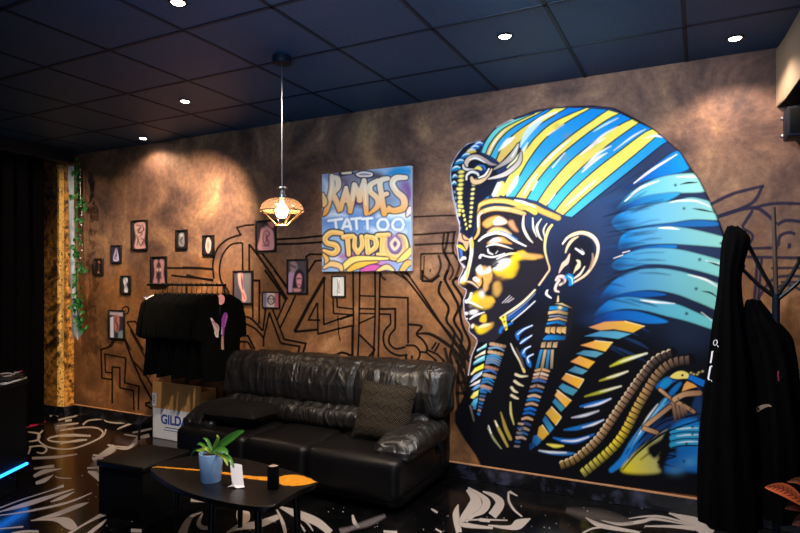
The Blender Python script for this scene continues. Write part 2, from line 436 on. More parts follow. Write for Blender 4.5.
    for k in range(26):
        x, y = rs.uniform(560, 630), rs.uniform(155, 215)
        if y < 268 - (x - 470) * .62 + 8: continue
        g.line([(x, y), (x + 12, y - 6), (x + 22, y - 12)], [.3, rs.uniform(1, 3), .3], rs.choice([(16, 26, 50), (34, 62, 104), (22, 38, 70)]), 1.8, .6)
    # ---- lappet in front of the shoulder: gold and blue bars
    BARS = [('F 40,32 110,8 200,4 286,28 235,56 150,40 90,46', (190, 130, 90), GOLD), ('F 20,72 90,50 160,50 226,62 170,84 90,74', (60, 120, 170), (90, 170, 195)), ('E 625,112 690,92 767,100 735,140 680,126', (210, 140, 80), (236, 190, 60)),
            ('E 605,150 640,135 690,138 726,148 692,166 640,158', (50, 110, 150), (96, 160, 180)), ('E 580,185 620,160 688,186 660,216 610,196', (206, 140, 84), (232, 176, 50)), ('E 570,225 600,205 656,226 632,242 590,232', (50, 110, 150), (90, 150, 170)),
            ('E 540,262 560,238 638,264 614,303 565,276', (200, 140, 80), (236, 176, 30)), ('E 528,298 545,282 612,312 590,336 548,318', (60, 130, 170), (70, 140, 160)), ('E 510,335 526,312 583,360 558,388', (220, 170, 110), (232, 170, 20)),
            ('E 500,365 512,348 556,390 538,408', (50, 120, 160), (60, 140, 160)), ('E 470,415 496,386 538,432 514,468', (190, 150, 80), (230, 174, 20)), ('E 455,445 468,424 506,480 488,502', (30, 90, 150), (60, 140, 180)),
            ('G 440,120 455,110 482,152 456,178 432,160', (190, 150, 70), (224, 170, 30)), ('G 415,160 430,155 452,180 430,205 408,190', (20, 70, 130), (40, 120, 180)), ('G 395,195 410,192 425,205 400,225', (16, 40, 80), (20, 70, 130))]
    for s, c1, c2 in BARS:
        p = P(s); g.fill(p, c1, 1.0, sm=False, col2=c2)
    for s in ('G 455,112 482,150', 'E 520,312 583,358', 'E 496,386 538,430', 'E 560,238 638,264', 'F 200,6 286,28', 'E 690,92 766,100', 'E 638,268 616,302', 'E 538,434 516,466'): g.line(P(s), [.6, 1.6, .6], (250, 240, 200), .8, .9)
    # ---- feather strokes on the black shoulder
    for s, w, c in (('F 135,206 200,178 297,148', [4, 4, 1], (200, 200, 60)), ('F 180,186 240,166 297,148', [1, 2.4, .8], WHITE), ('F 88,270 150,250 212,228', [3, 3, 1], (190, 180, 60)), ('F 120,258 170,244 212,228', [.8, 2, .6], WHITE),
                    ('F 22,340 100,318 182,294', [3.4, 3, 1], (170, 170, 50)), ('F 90,320 140,306 182,294', [.6, 2, .6], WHITE), ('F 2,384 70,372 136,350', [5, 4, 1], (30, 110, 200)), ('F 20,388 80,374 136,350', [1, 2.4, .8], WHITE),
                    ('F -36,434 20,424 82,404', [2, 3, 1], (210, 214, 230)), ('F -70,488 0,478 104,444', [4, 4, 1], (30, 110, 190)), ('F 10,478 60,464 104,444', [1, 2.4, .6], WHITE), ('G 505,168 560,182 620,178 684,152', [4, 5, 4, 1], (30, 110, 200)),
                    ('G 540,180 600,182 660,164', [1, 2.4, .8], WHITE), ('G 476,196 510,204 548,204', [3, 3.6, 1], YEL), ('G 440,228 500,236 560,238 602,238', [2, 4, 3, 1], (40, 120, 190)), ('G 440,224 490,232 560,234', [.8, 2.4, .8], WHITE)):
        q = P(s); g.line([(2 * q[0][0] - q[1][0] * .9 - q[0][0] * .1, 2 * q[0][1] - q[1][1] * .9 - q[0][1] * .1)] * 0 + q, [w[0] * .25, w[0]] + list(w[1:]), c, 1.3)
    # ---- two ribbed bands
    def ribbed(cl, w, cols, n, edge):
        s = spline(cl, False, 12); L = np.concatenate([[0], np.cumsum(np.linalg.norm(np.diff(s, axis=0), axis=1))])
        g.line(cl, w + 2.4, INK, .8)
        for k in range(n):
            t0, t1 = (k + .1) / n * L[-1], (k + .92) / n * L[-1]
            a = np.array([np.interp(t0, L, s[:, 0]), np.interp(t0, L, s[:, 1])]); b = np.array([np.interp(t1, L, s[:, 0]), np.interp(t1, L, s[:, 1])])
            d = (b - a) / np.linalg.norm(b - a); nn = np.array([-d[1], d[0]]) * w / 2
            u = k / (n - 1); c = [min(255, 1.12 * np.interp(u, [0, .35, .7, 1], [q[i] for q in cols])) for i in range(3)]
            g.fill([a - nn, b - nn * .9 + d * .5, b + nn * .8 - d * .2, a + nn], tuple(c), .7, sm=False, col2=tuple(x * .22 for x in c), p0=a + nn * .7, p1=a - nn)
            g.line([a - nn * 1.05, a + nn * 1.05], .9, INK, .6)
            if edge: g.line([a + nn * .9, (a + b) / 2 + nn * .98, b + nn * .7], [.5, 1.5, .5], edge, .6, .9)
    ribbed([(672, 353), (656, 360), (643, 375), (629.5, 394), (614, 417), (604, 432), (595, 443), (584, 453), (573, 461), (560, 466)], 8.5, [(62, 52, 52), (150, 116, 92), (176, 138, 96), (140, 112, 60)], 30, (232, 206, 170))
    ribbed([(690, 360), (672, 363), (658, 374), (647.5, 390), (637, 408), (627, 428), (617, 443), (605, 455), (592, 466), (582, 474)], 10, [(92, 72, 66), (176, 136, 92), (224, 196, 50), (180, 170, 80)], 30, None)
    # ---- chest: blue cloth, braces, falcon head
    for s, w, c in (('H 415,-10 340,70 285,130 235,200 195,265 140,312', [8, 9, 8, 9, 8, 5], (28, 120, 200)), ('H 380,0 320,72 268,140 220,210', [2, 4, 4, 1], (110, 180, 230)), ('H 395,20 335,90 290,160 235,240', [2, 3, 3, 1], DBL),
                    ('H 350,-60 390,-85 440,-100', [6, 8, 4], (24, 90, 160)), ('H 345,20 300,80 262,150', [.6, 1.6, .6], WHITE), ('h 20,150 60,110 90,90', [6, 8, 3], (24, 130, 190)), ('h 90,225 130,170 180,120', [4, 6, 3], (20, 100, 170)), ('h 0,330 30,290 70,240', [4, 5, 2], (80, 160, 210))):
        g.line(P(s), w, c, 1.4)
    g.fill(P('H 300,140 390,80 480,60 530,-60 536,80 440,110 380,150 290,190'), (26, 52, 96), 3)
    g.fill(P('H 415,115 530,95 545,300 470,318 380,318 400,240 430,230'), (18, 80, 150), 4, col2=(20, 116, 196), p0=(670, 460), p1=(700, 440))
    g.fill(P('H 185,315 215,265 262,222 330,170 385,135 372,190 350,235 345,290 352,322 260,330'), (226, 206, 40), 3.5, col2=(158, 158, 110), p0=(625, 470), p1=(662, 455))
    g.fill(P('H 300,215 350,180 402,150 420,215 372,225 330,260'), INK, 3); g.line(P('H 270,265 330,220 380,200'), [1, 3, 5], INK, 1.6, .8)
    g.fill(P('H 375,150 415,140 425,215 390,232 360,215'), INK, 2)
    g.line(P('H 352,245 425,250 352,272 360,282 432,300'), [1.6, 1.8, 1.4, 1.8, .8], INK, .8)
    for y in (125, 155, 185):
        g.line(P(f'H 412,{y + 14} 460,{y + 4} 528,{y + 4}'), 6, (40, 150, 200), 1.4); g.line(P(f'H 412,{y + 26} 460,{y + 18} 528,{y + 18}'), 1.5, INK, .8)
        g.line(P(f'H 430,{y + 6} 480,{y} 524,{y}'), [.5, 1.6, .5], (200, 230, 240), .8)
    for s, w in (('H 400,20 345,75 300,135 245,205 215,262', 1.6), ('H 372,-5 318,66 262,140 205,240', 1.3), ('H 432,-20 372,60 318,120 262,190', 1.6), ('H 300,150 380,95 470,75 535,60', 2.2), ('H 290,200 330,160 400,110', 1.8), ('h 0,250 50,200 110,150 160,100', 1.6), ('h 40,300 100,240 160,190', 1.4), ('H 190,310 250,240 330,175 400,135 530,90', 2.6)): g.line(P(s), [w * .4, w, w * .5], INK, .8)
    for x in range(600, 722, 6): g.blob(x, 480 + (x - 640) * .02, 9, 4.5, INK, .55)
    for x, y, c in ((690, 462, (90, 170, 220)), (704, 456, (60, 150, 214)), (676, 470, (80, 140, 180))): g.blob(x, y, 8, 5, c, .45)
    for x, y in ((500, 120), (500, 152), (474, 194), (462, 272)): g.blob(580 + x / 4.444, 400 + y / 4.444, 1.3, 1.3, INK)
    for a, b, w in (('h 0,175 100,258', 0, 3), ('h 110,268 200,310 300,372', 0, 3.4), ('h 0,388 70,330 110,295', 0, 3.6), ('h 130,262 220,215 350,205', 0, 5), ('F 285,475 330,440 400,385', 0, 4), ('F 285,482 340,500', 0, 4)):
        g.line(P(a), w + 1.8, INK, .8); g.line(P(a), w, (196, 152, 112), .8, col2=(150, 112, 84))
    for k, x in enumerate((115, 150, 185, 215)):
        g.line(P(f'h {x},{300 + k * 8} {x + 14},{380} {x + 22},{455 - k * 22}'), [2.4, 3.4, 2.2], (150, 112, 88), .8, col2=(70, 54, 54))
    for x, y in ((163, 255), (150, 280), (205, 300), (270, 352)): g.blob(660 + x / 8.889, 370 + y / 8.889, 1.0, 1.0, INK)
    g.fill(P('h 195,190 215,130 240,100 300,125 330,150 270,165'), ORA, .8, sm=False)
    g.fill(P('h 90,68 130,25 185,8 235,20 258,45 245,75 180,82'), (232, 214, 110), .8); g.fill(P('h 258,42 320,62 400,95 385,148 320,122 245,88'), (16, 110, 206), .8, sm=False)
    g.blob(682.4, 375.2, 1.3, 1.3, INK, 1, 0, 3)
    g.line(P('h 90,72 150,88 240,84 330,135'), 1.2, INK, .7)
    for x, y in ((275, 25), (300, 38), (345, 22), (378, 12), (330, 40)): g.blob(660 + x / 8.889, 370 + y / 8.889, 1.1, .9, (210, 190, 130))
    # ---- brow band
    for s in ('a 285,190 300,140 360,110 440,95 540,100 640,125 740,165 800,200',):
        g.line(P(s), 6.4, INK, .8); g.line(P(s), 4.6, (190, 150, 84), 1.0, col2=(220, 196, 90)); g.line(P('a 290,150 350,115 440,100 540,104 610,125'), 2, (232, 200, 110), 1)
    g.line(P('C 330,0 400,-18 460,8 525,35'), 5.4, (196, 164, 80), 1.0)
    g.line(P('a 620,90 700,110 800,150'), [.8, 2.2, .8], WHITE, .9)
    # ---- face
    g.fill(P('a 300,430 285,300 300,200 440,150 560,155 700,215 720,330 800,400') + P('e 180,160 190,300 215,390 120,533') + P('f 0,180 -60,240') + P('c 480,250 545,350 430,470 300,460 215,360 180,250 165,110') + P('b 170,500 190,450 120,390 165,260 120,190 110,50'), (34, 31, 42), .8, sm=False)
    s = 'a 262,432 295,380 300,300 300,225 340,190 440,165 560,172 640,190 705,212'
    g.line(P(s), 5.6, INK, .8); g.line(P(s), [1.6, 2.6, 2.6, 3, 4, 4.4, 4.6, 4.4, 3.6], (214, 170, 104), 1.0); g.line(P('a 360,178 440,158 560,168'), 1.8, (244, 224, 160), 1)
    g.line(P('a 292,330 296,240 330,200'), [.8, 1.4, .8], WHITE, .8)
    for s, c, so in (('a 335,300 380,255 460,230 520,250 555,285 500,310 430,310 370,335', ORA, 2.2), ('a 440,275 480,240 545,285 490,305 440,305', WHITE, 2.2), ('a 560,290 600,270 625,320 650,370 600,350', (196, 140, 100), 2.4)):
        g.fill(P(s), c, so)
    g.line(P('a 385,380 440,350 520,360 580,390'), [2, 4, 4, 2], (214, 180, 120), 1.6); g.line(P('a 470,368 540,385 640,440'), [1, 2, 1], (90, 140, 200), 1)
    g.line(P('a 300,452 345,415 400,392 460,382 540,400 620,450 720,500'), [1.4, 2.2, 2.6, 2.6, 2.4, 2, 1], WHITE, .7)
    g.fill(P('b 375,32 440,-15 510,-25 560,10 590,35 480,22'), ORA, 1.8); g.fill(P('b 395,22 430,-12 480,-18 500,5 440,20'), WHITE, 1.6)
    g.line(P('b 372,62 400,48 460,42 530,60 605,85'), [1.6, 2.4, 2.4, 2.2, .8], WHITE, .7); g.line(P('b 440,50 520,62 570,78'), [.6, 1.6, .6], (230, 170, 110), .6)
    g.line(P('b 380,80 390,110 425,128'), [1, 1.8, 1], WHITE, .6); g.line(P('b 452,118 468,98'), [.8, 1.8, .8], WHITE, .6); g.blob(494, 250, 4.6, 3.4, (12, 12, 20), .95); g.line(P('b 360,72 400,58 460,54 540,74 660,104'), [1, 1.6, 1.6, 1.6, 2.6], (14, 13, 20), .7); g.line(P('b 390,140 470,138 560,112 640,104'), [.8, 1.4, 1.6, 1.2], (14, 13, 20), .7)
    g.line(P('b 320,130 380,148 440,150 530,120'), [1.2, 1.4, 1.6, 1], WHITE, .6); g.line(P('b 310,155 318,138 345,132'), [2.4, 1.8, 1], WHITE, .6)
    g.line(P('b 460,170 520,140 580,122 650,118'), [.8, 1.6, 2, 1.4], WHITE, .7, col2=(246, 214, 90))
    g.fill(P('b 420,255 480,215 560,180 620,125 690,95 740,130 800,150 800,170 700,175 640,200 640,290 600,330 520,335 450,300'), (232, 190, 30), 2.6, col2=(240, 200, 40), p0=(490, 270), p1=(530, 255))
    g.fill(P('b 430,240 470,195 530,170 580,175 570,215 520,260 455,268'), WHITE, 2.4); g.blob(504, 275, 7, 4, (226, 160, 70), .6, -10)
    g.blob(452 + 75, 240 + 27, 8, 6, (34, 31, 42), .9); g.blob(519, 280, 6, 5, (34, 31, 42), .8)
    SHD = (34, 31, 42)
    for s, c, so in (('C 345,185 370,190 410,195 450,200 455,212 410,218 370,215', (226, 164, 90), 2.2), ('C 165,265 195,250 225,270 228,310 200,340 170,310', (224, 160, 84), 2.6), ('C 240,325 265,320 275,350 255,385 232,370', (206, 160, 80), 2.8), ('C 140,385 175,360 215,390 235,420 200,440 150,425', (222, 180, 60), 3), ('C 320,230 350,235 345,270 320,300 300,290', (232, 190, 30), 3), ('C 195,320 215,310 215,350 195,365', (232, 170, 96), 2)):
        g.fill(P(s), c, so, al=.9)
    for x, y, rx, ry, a in ((370, 235, 26, 16, .9), (300, 330, 34, 20, .85), (225, 350, 12, 26, .7), (268, 300, 14, 7, .5), (230, 395, 22, 16, .8), (355, 280, 26, 22, .9), (300, 400, 40, 30, .9), (178, 345, 6, 14, .5)):
        g.blob(440 + x / 4.444, 210 + y / 4.444, rx / 4.444, ry / 4.444, SHD, a, -20)
    g.blob(440 + 275 / 4.444, 210 + 240 / 4.444, 6, 3.6, (246, 240, 236), .9, -25); g.blob(440 + 205 / 4.444, 210 + 285 / 4.444, 3.4, 4.6, (240, 226, 220), .9, 20)
    g.line(P('C 225,262 250,240 262,236'), [1, 3, 1], SHD, 1.6); g.line(P('C 255,252 280,262 300,250'), [.6, 1.6, .6], (232, 190, 60), 1.2, .8)
    g.line(P('b 420,240 455,232'), [1.6, 1], INK, 1)
    g.fill(P('b 275,262 318,222 345,280 395,235 410,275 370,310 310,310'), (240, 226, 220), 1.8); g.fill(P('b 310,320 400,290 415,320 380,380 355,410 325,350'), ORA, 2); g.blob(485.5, 280, 4, 3, (230, 160, 90), .8)
    # nose ridge
    g.fill(P('a 215,440 240,420 250,480 248,533') + P('b 225,10 250,20 250,110 235,200 215,290 195,350 165,385 130,380 140,340 170,300 200,210 215,110'), WHITE, 1.2, sm=False)
    g.line(P('b 236,0 240,50 236,90'), [2.6, 3, .6], GOLD, .9); g.line(P('b 218,180 205,270 190,340'), [.6, 2.4, 2], (232, 180, 60), 1.2); g.blob(463, 282.5, 3, 2, (236, 190, 50), .9)
    g.line(P('b 180,365 240,380 295,425'), [1, 1.8, 1], (240, 200, 170), .8)
    g.fill(P('b 245,345 275,325 310,350 320,390 305,415 270,375'), (236, 172, 100), 1.0); g.fill(P('b 248,345 270,330 305,355 300,375 265,365'), WHITE, 1.2)
    g.line(P('b 330,340 335,390 305,440'), 1.8, INK, 1); g.blob(470, 287.5, 6, 3, INK, .9, 20)
    # far brow, eye and forehead
    g.fill(P('a 130,380 165,400 215,440 210,533 190,533 160,470 120,450'), (224, 168, 128), 1.0, sm=False); g.line(P('a 150,395 165,440 205,450'), 1.4, INK, .8)
    g.line(P('b 108,52 140,60 178,92'), [1.6, 3.2, 1], (240, 216, 60), .8); g.line(P('b 140,90 148,150'), [3, 2], (70, 110, 190), 1.2); g.line(P('b 138,182 165,160 195,168'), [1.4, 3, 1], WHITE, .8); g.line(P('b 150,215 170,240'), [1.6, 2.4], (200, 190, 210), 1)
    g.fill(P('b 195,95 205,60 216,20 222,110 205,205 180,280'), INK, 1.0)
    # mouth and chin
    g.fill(P('c 225,30 250,50 330,20 350,50 420,60 440,110 370,120 320,105 260,110 225,95'), (226, 176, 60), 2.2); g.blob(475, 299, 4, 4, (244, 206, 20), .9); g.blob(482, 294, 2.6, 3.4, WHITE, .9); g.blob(488, 293, 4, 3.2, INK, .8)
    g.line(P('c 235,30 220,75 190,105'), [2, 2.4, 3], WHITE, .8); g.line(P('c 185,98 250,120 330,158'), [2.4, 2, .6], WHITE, .8); g.blob(471, 306, 2, 2, (130, 120, 125), .8)
    g.blob(473.5, 312, 4.6, 2.4, WHITE, 1, -12, 2); g.blob(466.3, 313.4, 1.9, 1.6, WHITE, 1, 0, 2); g.line(P('c 222,258 270,225 350,198'), [1.2, 2, .8], WHITE, .7); g.line(P('c 185,255 200,256'), 1, WHITE, .6)
    g.fill(P('c 308,275 330,225 365,220 362,285'), (236, 190, 40), 1.6); g.fill(P('c 262,315 300,325 380,300 430,290 420,330 370,370 320,390 285,375'), (232, 200, 40), 2.4, col2=(170, 120, 60), p0=(480, 328), p1=(496, 324))
    g.line(P('c 300,335 350,315 400,305'), [1, 3, 1], (246, 236, 190), 1.4); g.blob(472.6, 326, 1.6, 2.4, CREAM, 1, 20, 2)
    for x in (0, 25, 50): g.line(P(f'c {510 + x},{115 - x * .1} {575 + x * .7},{50 + x * .5}'), .8, (200, 190, 200), .6, .9)
    # temple folds
    for s, w in (('C 372,25 370,75 390,120 412,145', [1.4, 2.6, 2.4, .8]), ('C 412,35 415,80 430,118', [1, 2, .8]), ('C 450,40 430,75 440,115 455,135', [1, 2.4, 2, .6]), ('C 475,60 460,90 468,130', [.8, 1.6, .6])):
        g.line(P(s), [x + 1.5 for x in w], INK, .8); g.line(P(s), w, (224, 214, 200), .7)
    # jaw line and chin strap
    g.line(P('e 240,0 205,50 180,140 178,230 200,320 218,390 190,440 125,533'), [2, 2.6, 2.4, 2.2, 1.6, 1.6, 1.6, 1.6], (244, 226, 130), .7, col2=(246, 214, 180))
    g.line(P('c 800,0 700,100 600,175 490,245'), [1.6, 2, 2.2, 1], (250, 226, 190), .7); g.line(P('c 800,30 700,130 560,235'), [.8, 1, 1.8], (120, 140, 190), .8); g.line(P('c 560,255 640,210 740,120'), [4, 2.4, .8], (30, 84, 160), 1); g.line(P('c 590,280 700,190 800,100'), [.8, 1.2, 1], (220, 224, 240), .7)
    g.line(P('c 490,375 510,335 600,290'), [2.8, 3, 1.6], (30, 110, 200), .8)
    g.fill(P('c 482,245 545,225 545,270 556,350 540,362 505,275'), (240, 218, 70), .7, sm=False)
    for x, y in ((518, 242), (527, 282), (540, 335)): g.blob(445 + x / 8.889, 290 + y / 8.889, 1.0, 1.2, INK)
    for s in ('c 775,315 700,350 645,395 650,440', 'c 770,405 700,450 670,475', 'g 715,145 670,170 650,205 668,240', 'g 740,215 690,245 700,290 715,325'):
        g.line(P(s), [1, 2.6, 4.4, 1.6], (36, 110, 200), 1); g.line(P(s)[:3], [1, 1.2, .8], (226, 232, 246), .6)
    g.line(P('g 540,122 570,190 620,280 660,370'), [.8, 1.6, 1.6, 2.6], (230, 226, 224), .7, col2=(220, 196, 110)); g.line(P('g 590,160 625,240 655,330'), [1, 2.4, 2], (70, 66, 76), 1)
    for s in ('g 585,395 630,412 690,410', 'g 575,455 610,480 650,497', 'E 318,300 330,315 345,322', 'E 318,335 335,345 348,350'): g.line(P(s), [2.6, 2.4, 1], (216, 204, 170), .8)
    # ---- ear
    g.blob(570, 258, 22, 26, (28, 28, 44), .7)
    EAR = 'e 335,170 370,120 430,85 500,68 570,85 625,130 650,200 635,290 590,380 530,450 435,510'
    g.line(P(EAR), [3, 4.4, 5, 5, 5.4, 5.4, 4.4, 4, 3.6, 3.6, 2.4], INK, .8); g.line(P(EAR), [1, 2.2, 3.2, 3.4, 3.8, 3.8, 2.8, 2.6, 2.4, 2.2, 1.4], (240, 206, 170), .8); g.line(P('e 560,70 620,115 650,180 648,250'), [.6, 1.8, 1.8, .6], WHITE, .8)
    g.fill(P('e 400,200 450,125 520,100 590,140 615,220 600,300 560,380 500,430 430,430 400,380 405,290'), (20, 19, 28), 3, al=.85)
    g.line(P('e 360,245 380,190 420,135 470,105'), [1, 2.4, 2.6, 1], (232, 202, 160), .8); g.line(P('e 335,165 375,115'), [1, 1.6], WHITE, .7)
    g.fill(P('e 300,430 325,345 365,305 395,255 400,275 385,340 345,375'), (240, 190, 172), .8); g.line(P('e 450,210 515,252'), [1.4, 2.8], WHITE, .7); g.line(P('e 500,212 525,240'), .8, (150, 140, 150), .6)
    g.fill(P('e 455,310 490,320 490,375 450,410 430,432 450,370 468,340'), (226, 206, 170), .9); g.line(P('e 435,475 490,435 530,370'), [1.4, 2, 1], (236, 214, 200), .7); g.line(P('e 600,255 605,310 580,390'), [1, 2.4, 2], (170, 130, 110), 1.2)
    g.line(P('f 185,125 200,90 190,125 232,160'), [.6, 1.2, 2.4, 1], WHITE, .6)
    g.line(P('e 275,490 300,460 340,462 350,500 310,533'), [2, 3, 3.4, 3, 2], (236, 206, 196), .7); g.line(P('f 305,0 275,50 270,90 300,105'), [2.4, 2.4, 2.6, 1.4], (240, 214, 206), .7); g.blob(563, 281, 1.6, 3, INK, .9)
    g.line(P('e 365,465 395,460 415,500') + P('f 400,40'), [3, 6, 5.4, 3], (24, 132, 206), .9); g.line(P('e 385,455 415,475 422,525'), [.8, 1.2, .8], (190, 226, 244), .6)
    # ---- long earring
    def bar(s, c, c2=None, so=.7): g.fill(P(s), c, so, sm=False, col2=c2 or tuple(x * .5 for x in c))
    g.line(P('f 295,145 292,195'), [1.2, 2.2], (230, 204, 150), .6)
    g.fill(P('f 215,210 430,215 430,330 360,533 150,533 190,380'), (24, 24, 32), 1)
    bar('f 270,210 330,205 420,250 380,240 320,218', (232, 206, 160)); bar('f 220,235 300,228 385,250 375,278 290,262 215,268', (30, 140, 210)); g.blob(560, 307.5, 2, 1.4, YEL, .9)
    bar('f 208,280 300,266 385,290 375,312 290,295 205,305', (226, 186, 130)); bar('f 215,320 300,310 380,330 370,340 300,322 212,330', (150, 160, 190)); bar('f 205,350 300,330 375,355 370,370 300,350 205,362', (232, 190, 140)); bar('f 195,380 290,358 365,380 355,405 280,385 192,398', (30, 130, 210))
    for x in (185, 232, 285, 328): bar(f'f {x},420 {x + 40},415 {x + 32},478 {x - 6},462', (222, 184, 120), (160, 120, 80))
    bar('f 168,515 200,488 300,490 345,515 330,533 160,533', (24, 130, 214))
    bar('E 470,72 560,70 555,88 462,84', (30, 130, 210))
    for x in (452, 478, 504): bar(f'E {x},100 {x + 20},96 {x + 15},122 {x - 4},122', (206, 176, 130), (130, 100, 80))
    for x, c in ((445, (40, 140, 210)), (462, (200, 170, 130)), (478, (50, 140, 200)), (494, (190, 160, 130))):
        g.fill(P(f'E {x},132 {x + 12},132 {x - 8 + (x - 445) * .3},216 {x - 22 + (x - 445) * .35},216'), c, .8, sm=False, col2=tuple(q * .6 for q in c), p0=(0, 350), p1=(0, 370))
    rows = [(225, (196, 150, 104)), (243, (206, 180, 160)), (258, (170, 130, 110)), (272, (60, 90, 150)), (297, (150, 120, 110)), (316, (40, 90, 150)), (340, (190, 160, 140)), (356, (30, 110, 180)), (376, (170, 140, 120)), (398, (20, 100, 190)), (416, (20, 90, 170)), (440, (190, 150, 120)), (464, (60, 70, 110)), (486, (150, 130, 120)), (506, (40, 90, 140)), (526, (160, 140, 130))]
    for y, c in rows:
        t = (y - 225) / 300; x0 = 425 - 82 * t; x1 = 484 - 104 * t
        g.line(P(f'E {x0},{y} {(x0 + x1) / 2},{y - 5} {x1},{y + 3}'), [2.2, 2.8, 2], c, .8); g.line(P(f'E {x0},{y + 9} {x1},{y + 11}'), .8, INK, .5)
        if int(y) % 3 == 0: g.line(P(f'E {(x0 + x1) / 2 - 4},{y - 8} {(x0 + x1) / 2 - 8},{y + 9}'), 1, INK, .6)
    for k, y in enumerate((105, 125, 145, 165, 185, 205)):
        g.line(P(f'G {368 - y * .17},{y} {385 - y * .17},{y + 2}'), 2.0, [(180, 150, 130), (40, 80, 130), (120, 110, 110)][k % 3], .8)
    # ---- braided beard and necklace at the front of the neck
    BL = [('g 240,175 285,150 325,120 322,150 280,170 240,195', (90, 170, 210)), ('g 222,240 270,205 315,180 312,210 262,228 222,252', (206, 190, 150)), ('g 205,300 240,255 312,225 306,268 255,290 210,312', (60, 140, 170)), ('g 185,388 220,340 300,300 296,340 235,368 190,402', (236, 196, 40)),
          ('g 175,470 215,405 290,362 280,400 225,440', (110, 140, 190)), ('g 175,500 220,465 270,440 262,468 215,490', (216, 196, 206)), ('g 190,533 230,492 270,480 262,505 220,533', (80, 130, 190)), ('E 135,345 150,322 172,312 168,335 148,350', YEL), ('E 138,375 150,355 168,345 166,365 150,388', (60, 140, 180)), ('E 142,395 152,385 164,372 158,398', (40, 90, 140))]
    for s, c in BL: g.fill(P(s), c, .9, sm=False, col2=tuple(min(255, x * 1.3 + 30) for x in c)); 
    for s in ('g 245,178 322,128', 'g 215,290 300,240', 'g 190,395 230,350', 'g 190,460 280,385'): g.line(P(s), [.6, 1.8, .6], WHITE, .8)
    NK = [(125, (190, 150, 120), 1), (158, (110, 150, 190), 0), (195, (200, 164, 126), 1), (228, (60, 140, 190), 0), (250, (90, 140, 190), 0), (270, (120, 130, 150), 0), (290, (90, 130, 170), 0), (330, (170, 120, 96), 1), (362, (60, 110, 190), 0), (400, (190, 160, 130), 1), (435, (40, 130, 200), 0), (462, (60, 120, 180), 0), (500, (190, 150, 130), 1), (528, (40, 120, 190), 0)]
    for y, c, beads in NK:
        t = (y - 125) / 400; x0 = 360 - 85 * t; x1 = 490 - 130 * t
        if beads:
            for j in range(4): g.line(P(f'g {x0 + (x1 - x0) * (j + .1) / 4},{y + j * 6} {x0 + (x1 - x0) * (j + .8) / 4},{y + j * 7}'), 3.2, c, .8, al=1 - j * .18)
        else: g.line(P(f'g {x0 - 4},{y + 6} {(x0 + x1) / 2},{y - 4} {x1},{y + 26}'), [2, 2.2, .8], c, .8)
    for k, y in enumerate((300, 318, 336, 352, 368, 384, 400, 416)): g.line(P(f'E {184 - k * 2},{y} {208 - k * 5},{y + 3}'), 2.2, [(150, 130, 130), (40, 110, 180), (60, 90, 140)][k % 3], .8)
    for s, w, c in (('q 238,320 262,365 292,404', [1.4, 2, 1], (150, 150, 110)), ('q 265,290 290,340 318,395', [1.4, 3, 2], (170, 150, 70)), ('q 290,255 310,320 330,365', [1, 3.4, 3], (160, 140, 60)), ('q 330,215 332,260 344,305', [1.6, 2.2, .8], (200, 190, 110)), ('q 165,230 180,290', [2, 1], (110, 100, 90)),
                    ('q 240,310 250,340', [.8, 1.2], WHITE), ('q 268,292 276,312', [.8, 1.4], WHITE)):
        g.line(P(s), w, c, .8)
    # ---- cobra on the brow
    g.fill(P('d 380,110 310,92 210,160 105,270 90,370 98,440 110,533') + P('a 60,60 110,230 150,370 215,420 250,380 300,120 420,30') + P('d 520,420 480,300 350,200'), (22, 26, 46), .9, sm=False)
    for k, (x, y) in enumerate(((350, 120), (315, 150), (285, 182), (240, 222), (185, 275), (150, 335), (135, 410), (128, 470))):
        c = (206, 180, 70) if k == 2 else (28, 96 + 6 * k, 176)
        sc = 1 if k < 6 else .5
        g.line(P(f'd {x - 45 * sc},{y + 22 * sc} {x - 8},{y + 2} {x + 28 * sc},{y + 8}'), [2, 5 * sc, 1.6], c, 1); g.line(P(f'd {x - 38 * sc},{y + 8} {x - 4},{y - 10} {x + 28 * sc},{y - 2}'), [.6, 1.6, .6], (200, 224, 240), .7)
    for k in range(11):
        g.blob(440 + (190 - k * 2 + 0) / 8.889, 130 + (372 + k * 38) / 8.889, 3.2 - k * .14, 1.7, (230, 214, 110), 1, -8, 2)
    for k in range(10): g.blob(458 + k * .95 + .2, 189 + k * 4.4, 2.0 - k * .12, 1.5, (226, 214, 120), 1, 15, 2)
    for k in range(11): g.blob(473.5 - k * .35 + 2 * math.exp(-k), 180 + k * 4.6, 2.2 - k * .08, 1.4, (222, 214, 130), 1, -15, 2)
    for k in range(7): g.blob(454.5 + k * .9, 192 + k * 6, 1.2, 1.4, (120, 140, 190), .9)
    for s, w, c, c2 in (('d 240,320 235,290 270,250 330,240 400,270 450,300 510,310', [2, 4, 4.6, 4.6, 4, 3, 1], (206, 186, 168), (130, 120, 130)), ('d 205,310 215,340 250,352 300,350', [1.4, 2.2, 2.4, 1], (214, 206, 206), None), ('d 235,440 240,400 280,372 330,385 345,415', [1.6, 2, 2.4, 2.2, 1.4], (226, 220, 220), None),
                        ('d 280,425 300,460 360,455 420,410 460,350', [2.4, 4.6, 4, 3, 1.6], (210, 180, 140), None), ('d 345,425 400,400 435,345', [1, 1.8, 1], WHITE, None), ('d 695,130 650,220 590,280 480,350', [2, 5.4, 4.6, 1.2], (206, 192, 180), (150, 140, 140)), ('d 720,200 705,280 640,350 560,400 430,435', [1.6, 4, 4.4, 4, 1], (190, 176, 170), (210, 200, 200))):
        g.line(P(s), [x + 2.2 for x in w], INK, .9); g.line(P(s), w, c, .8, col2=c2)
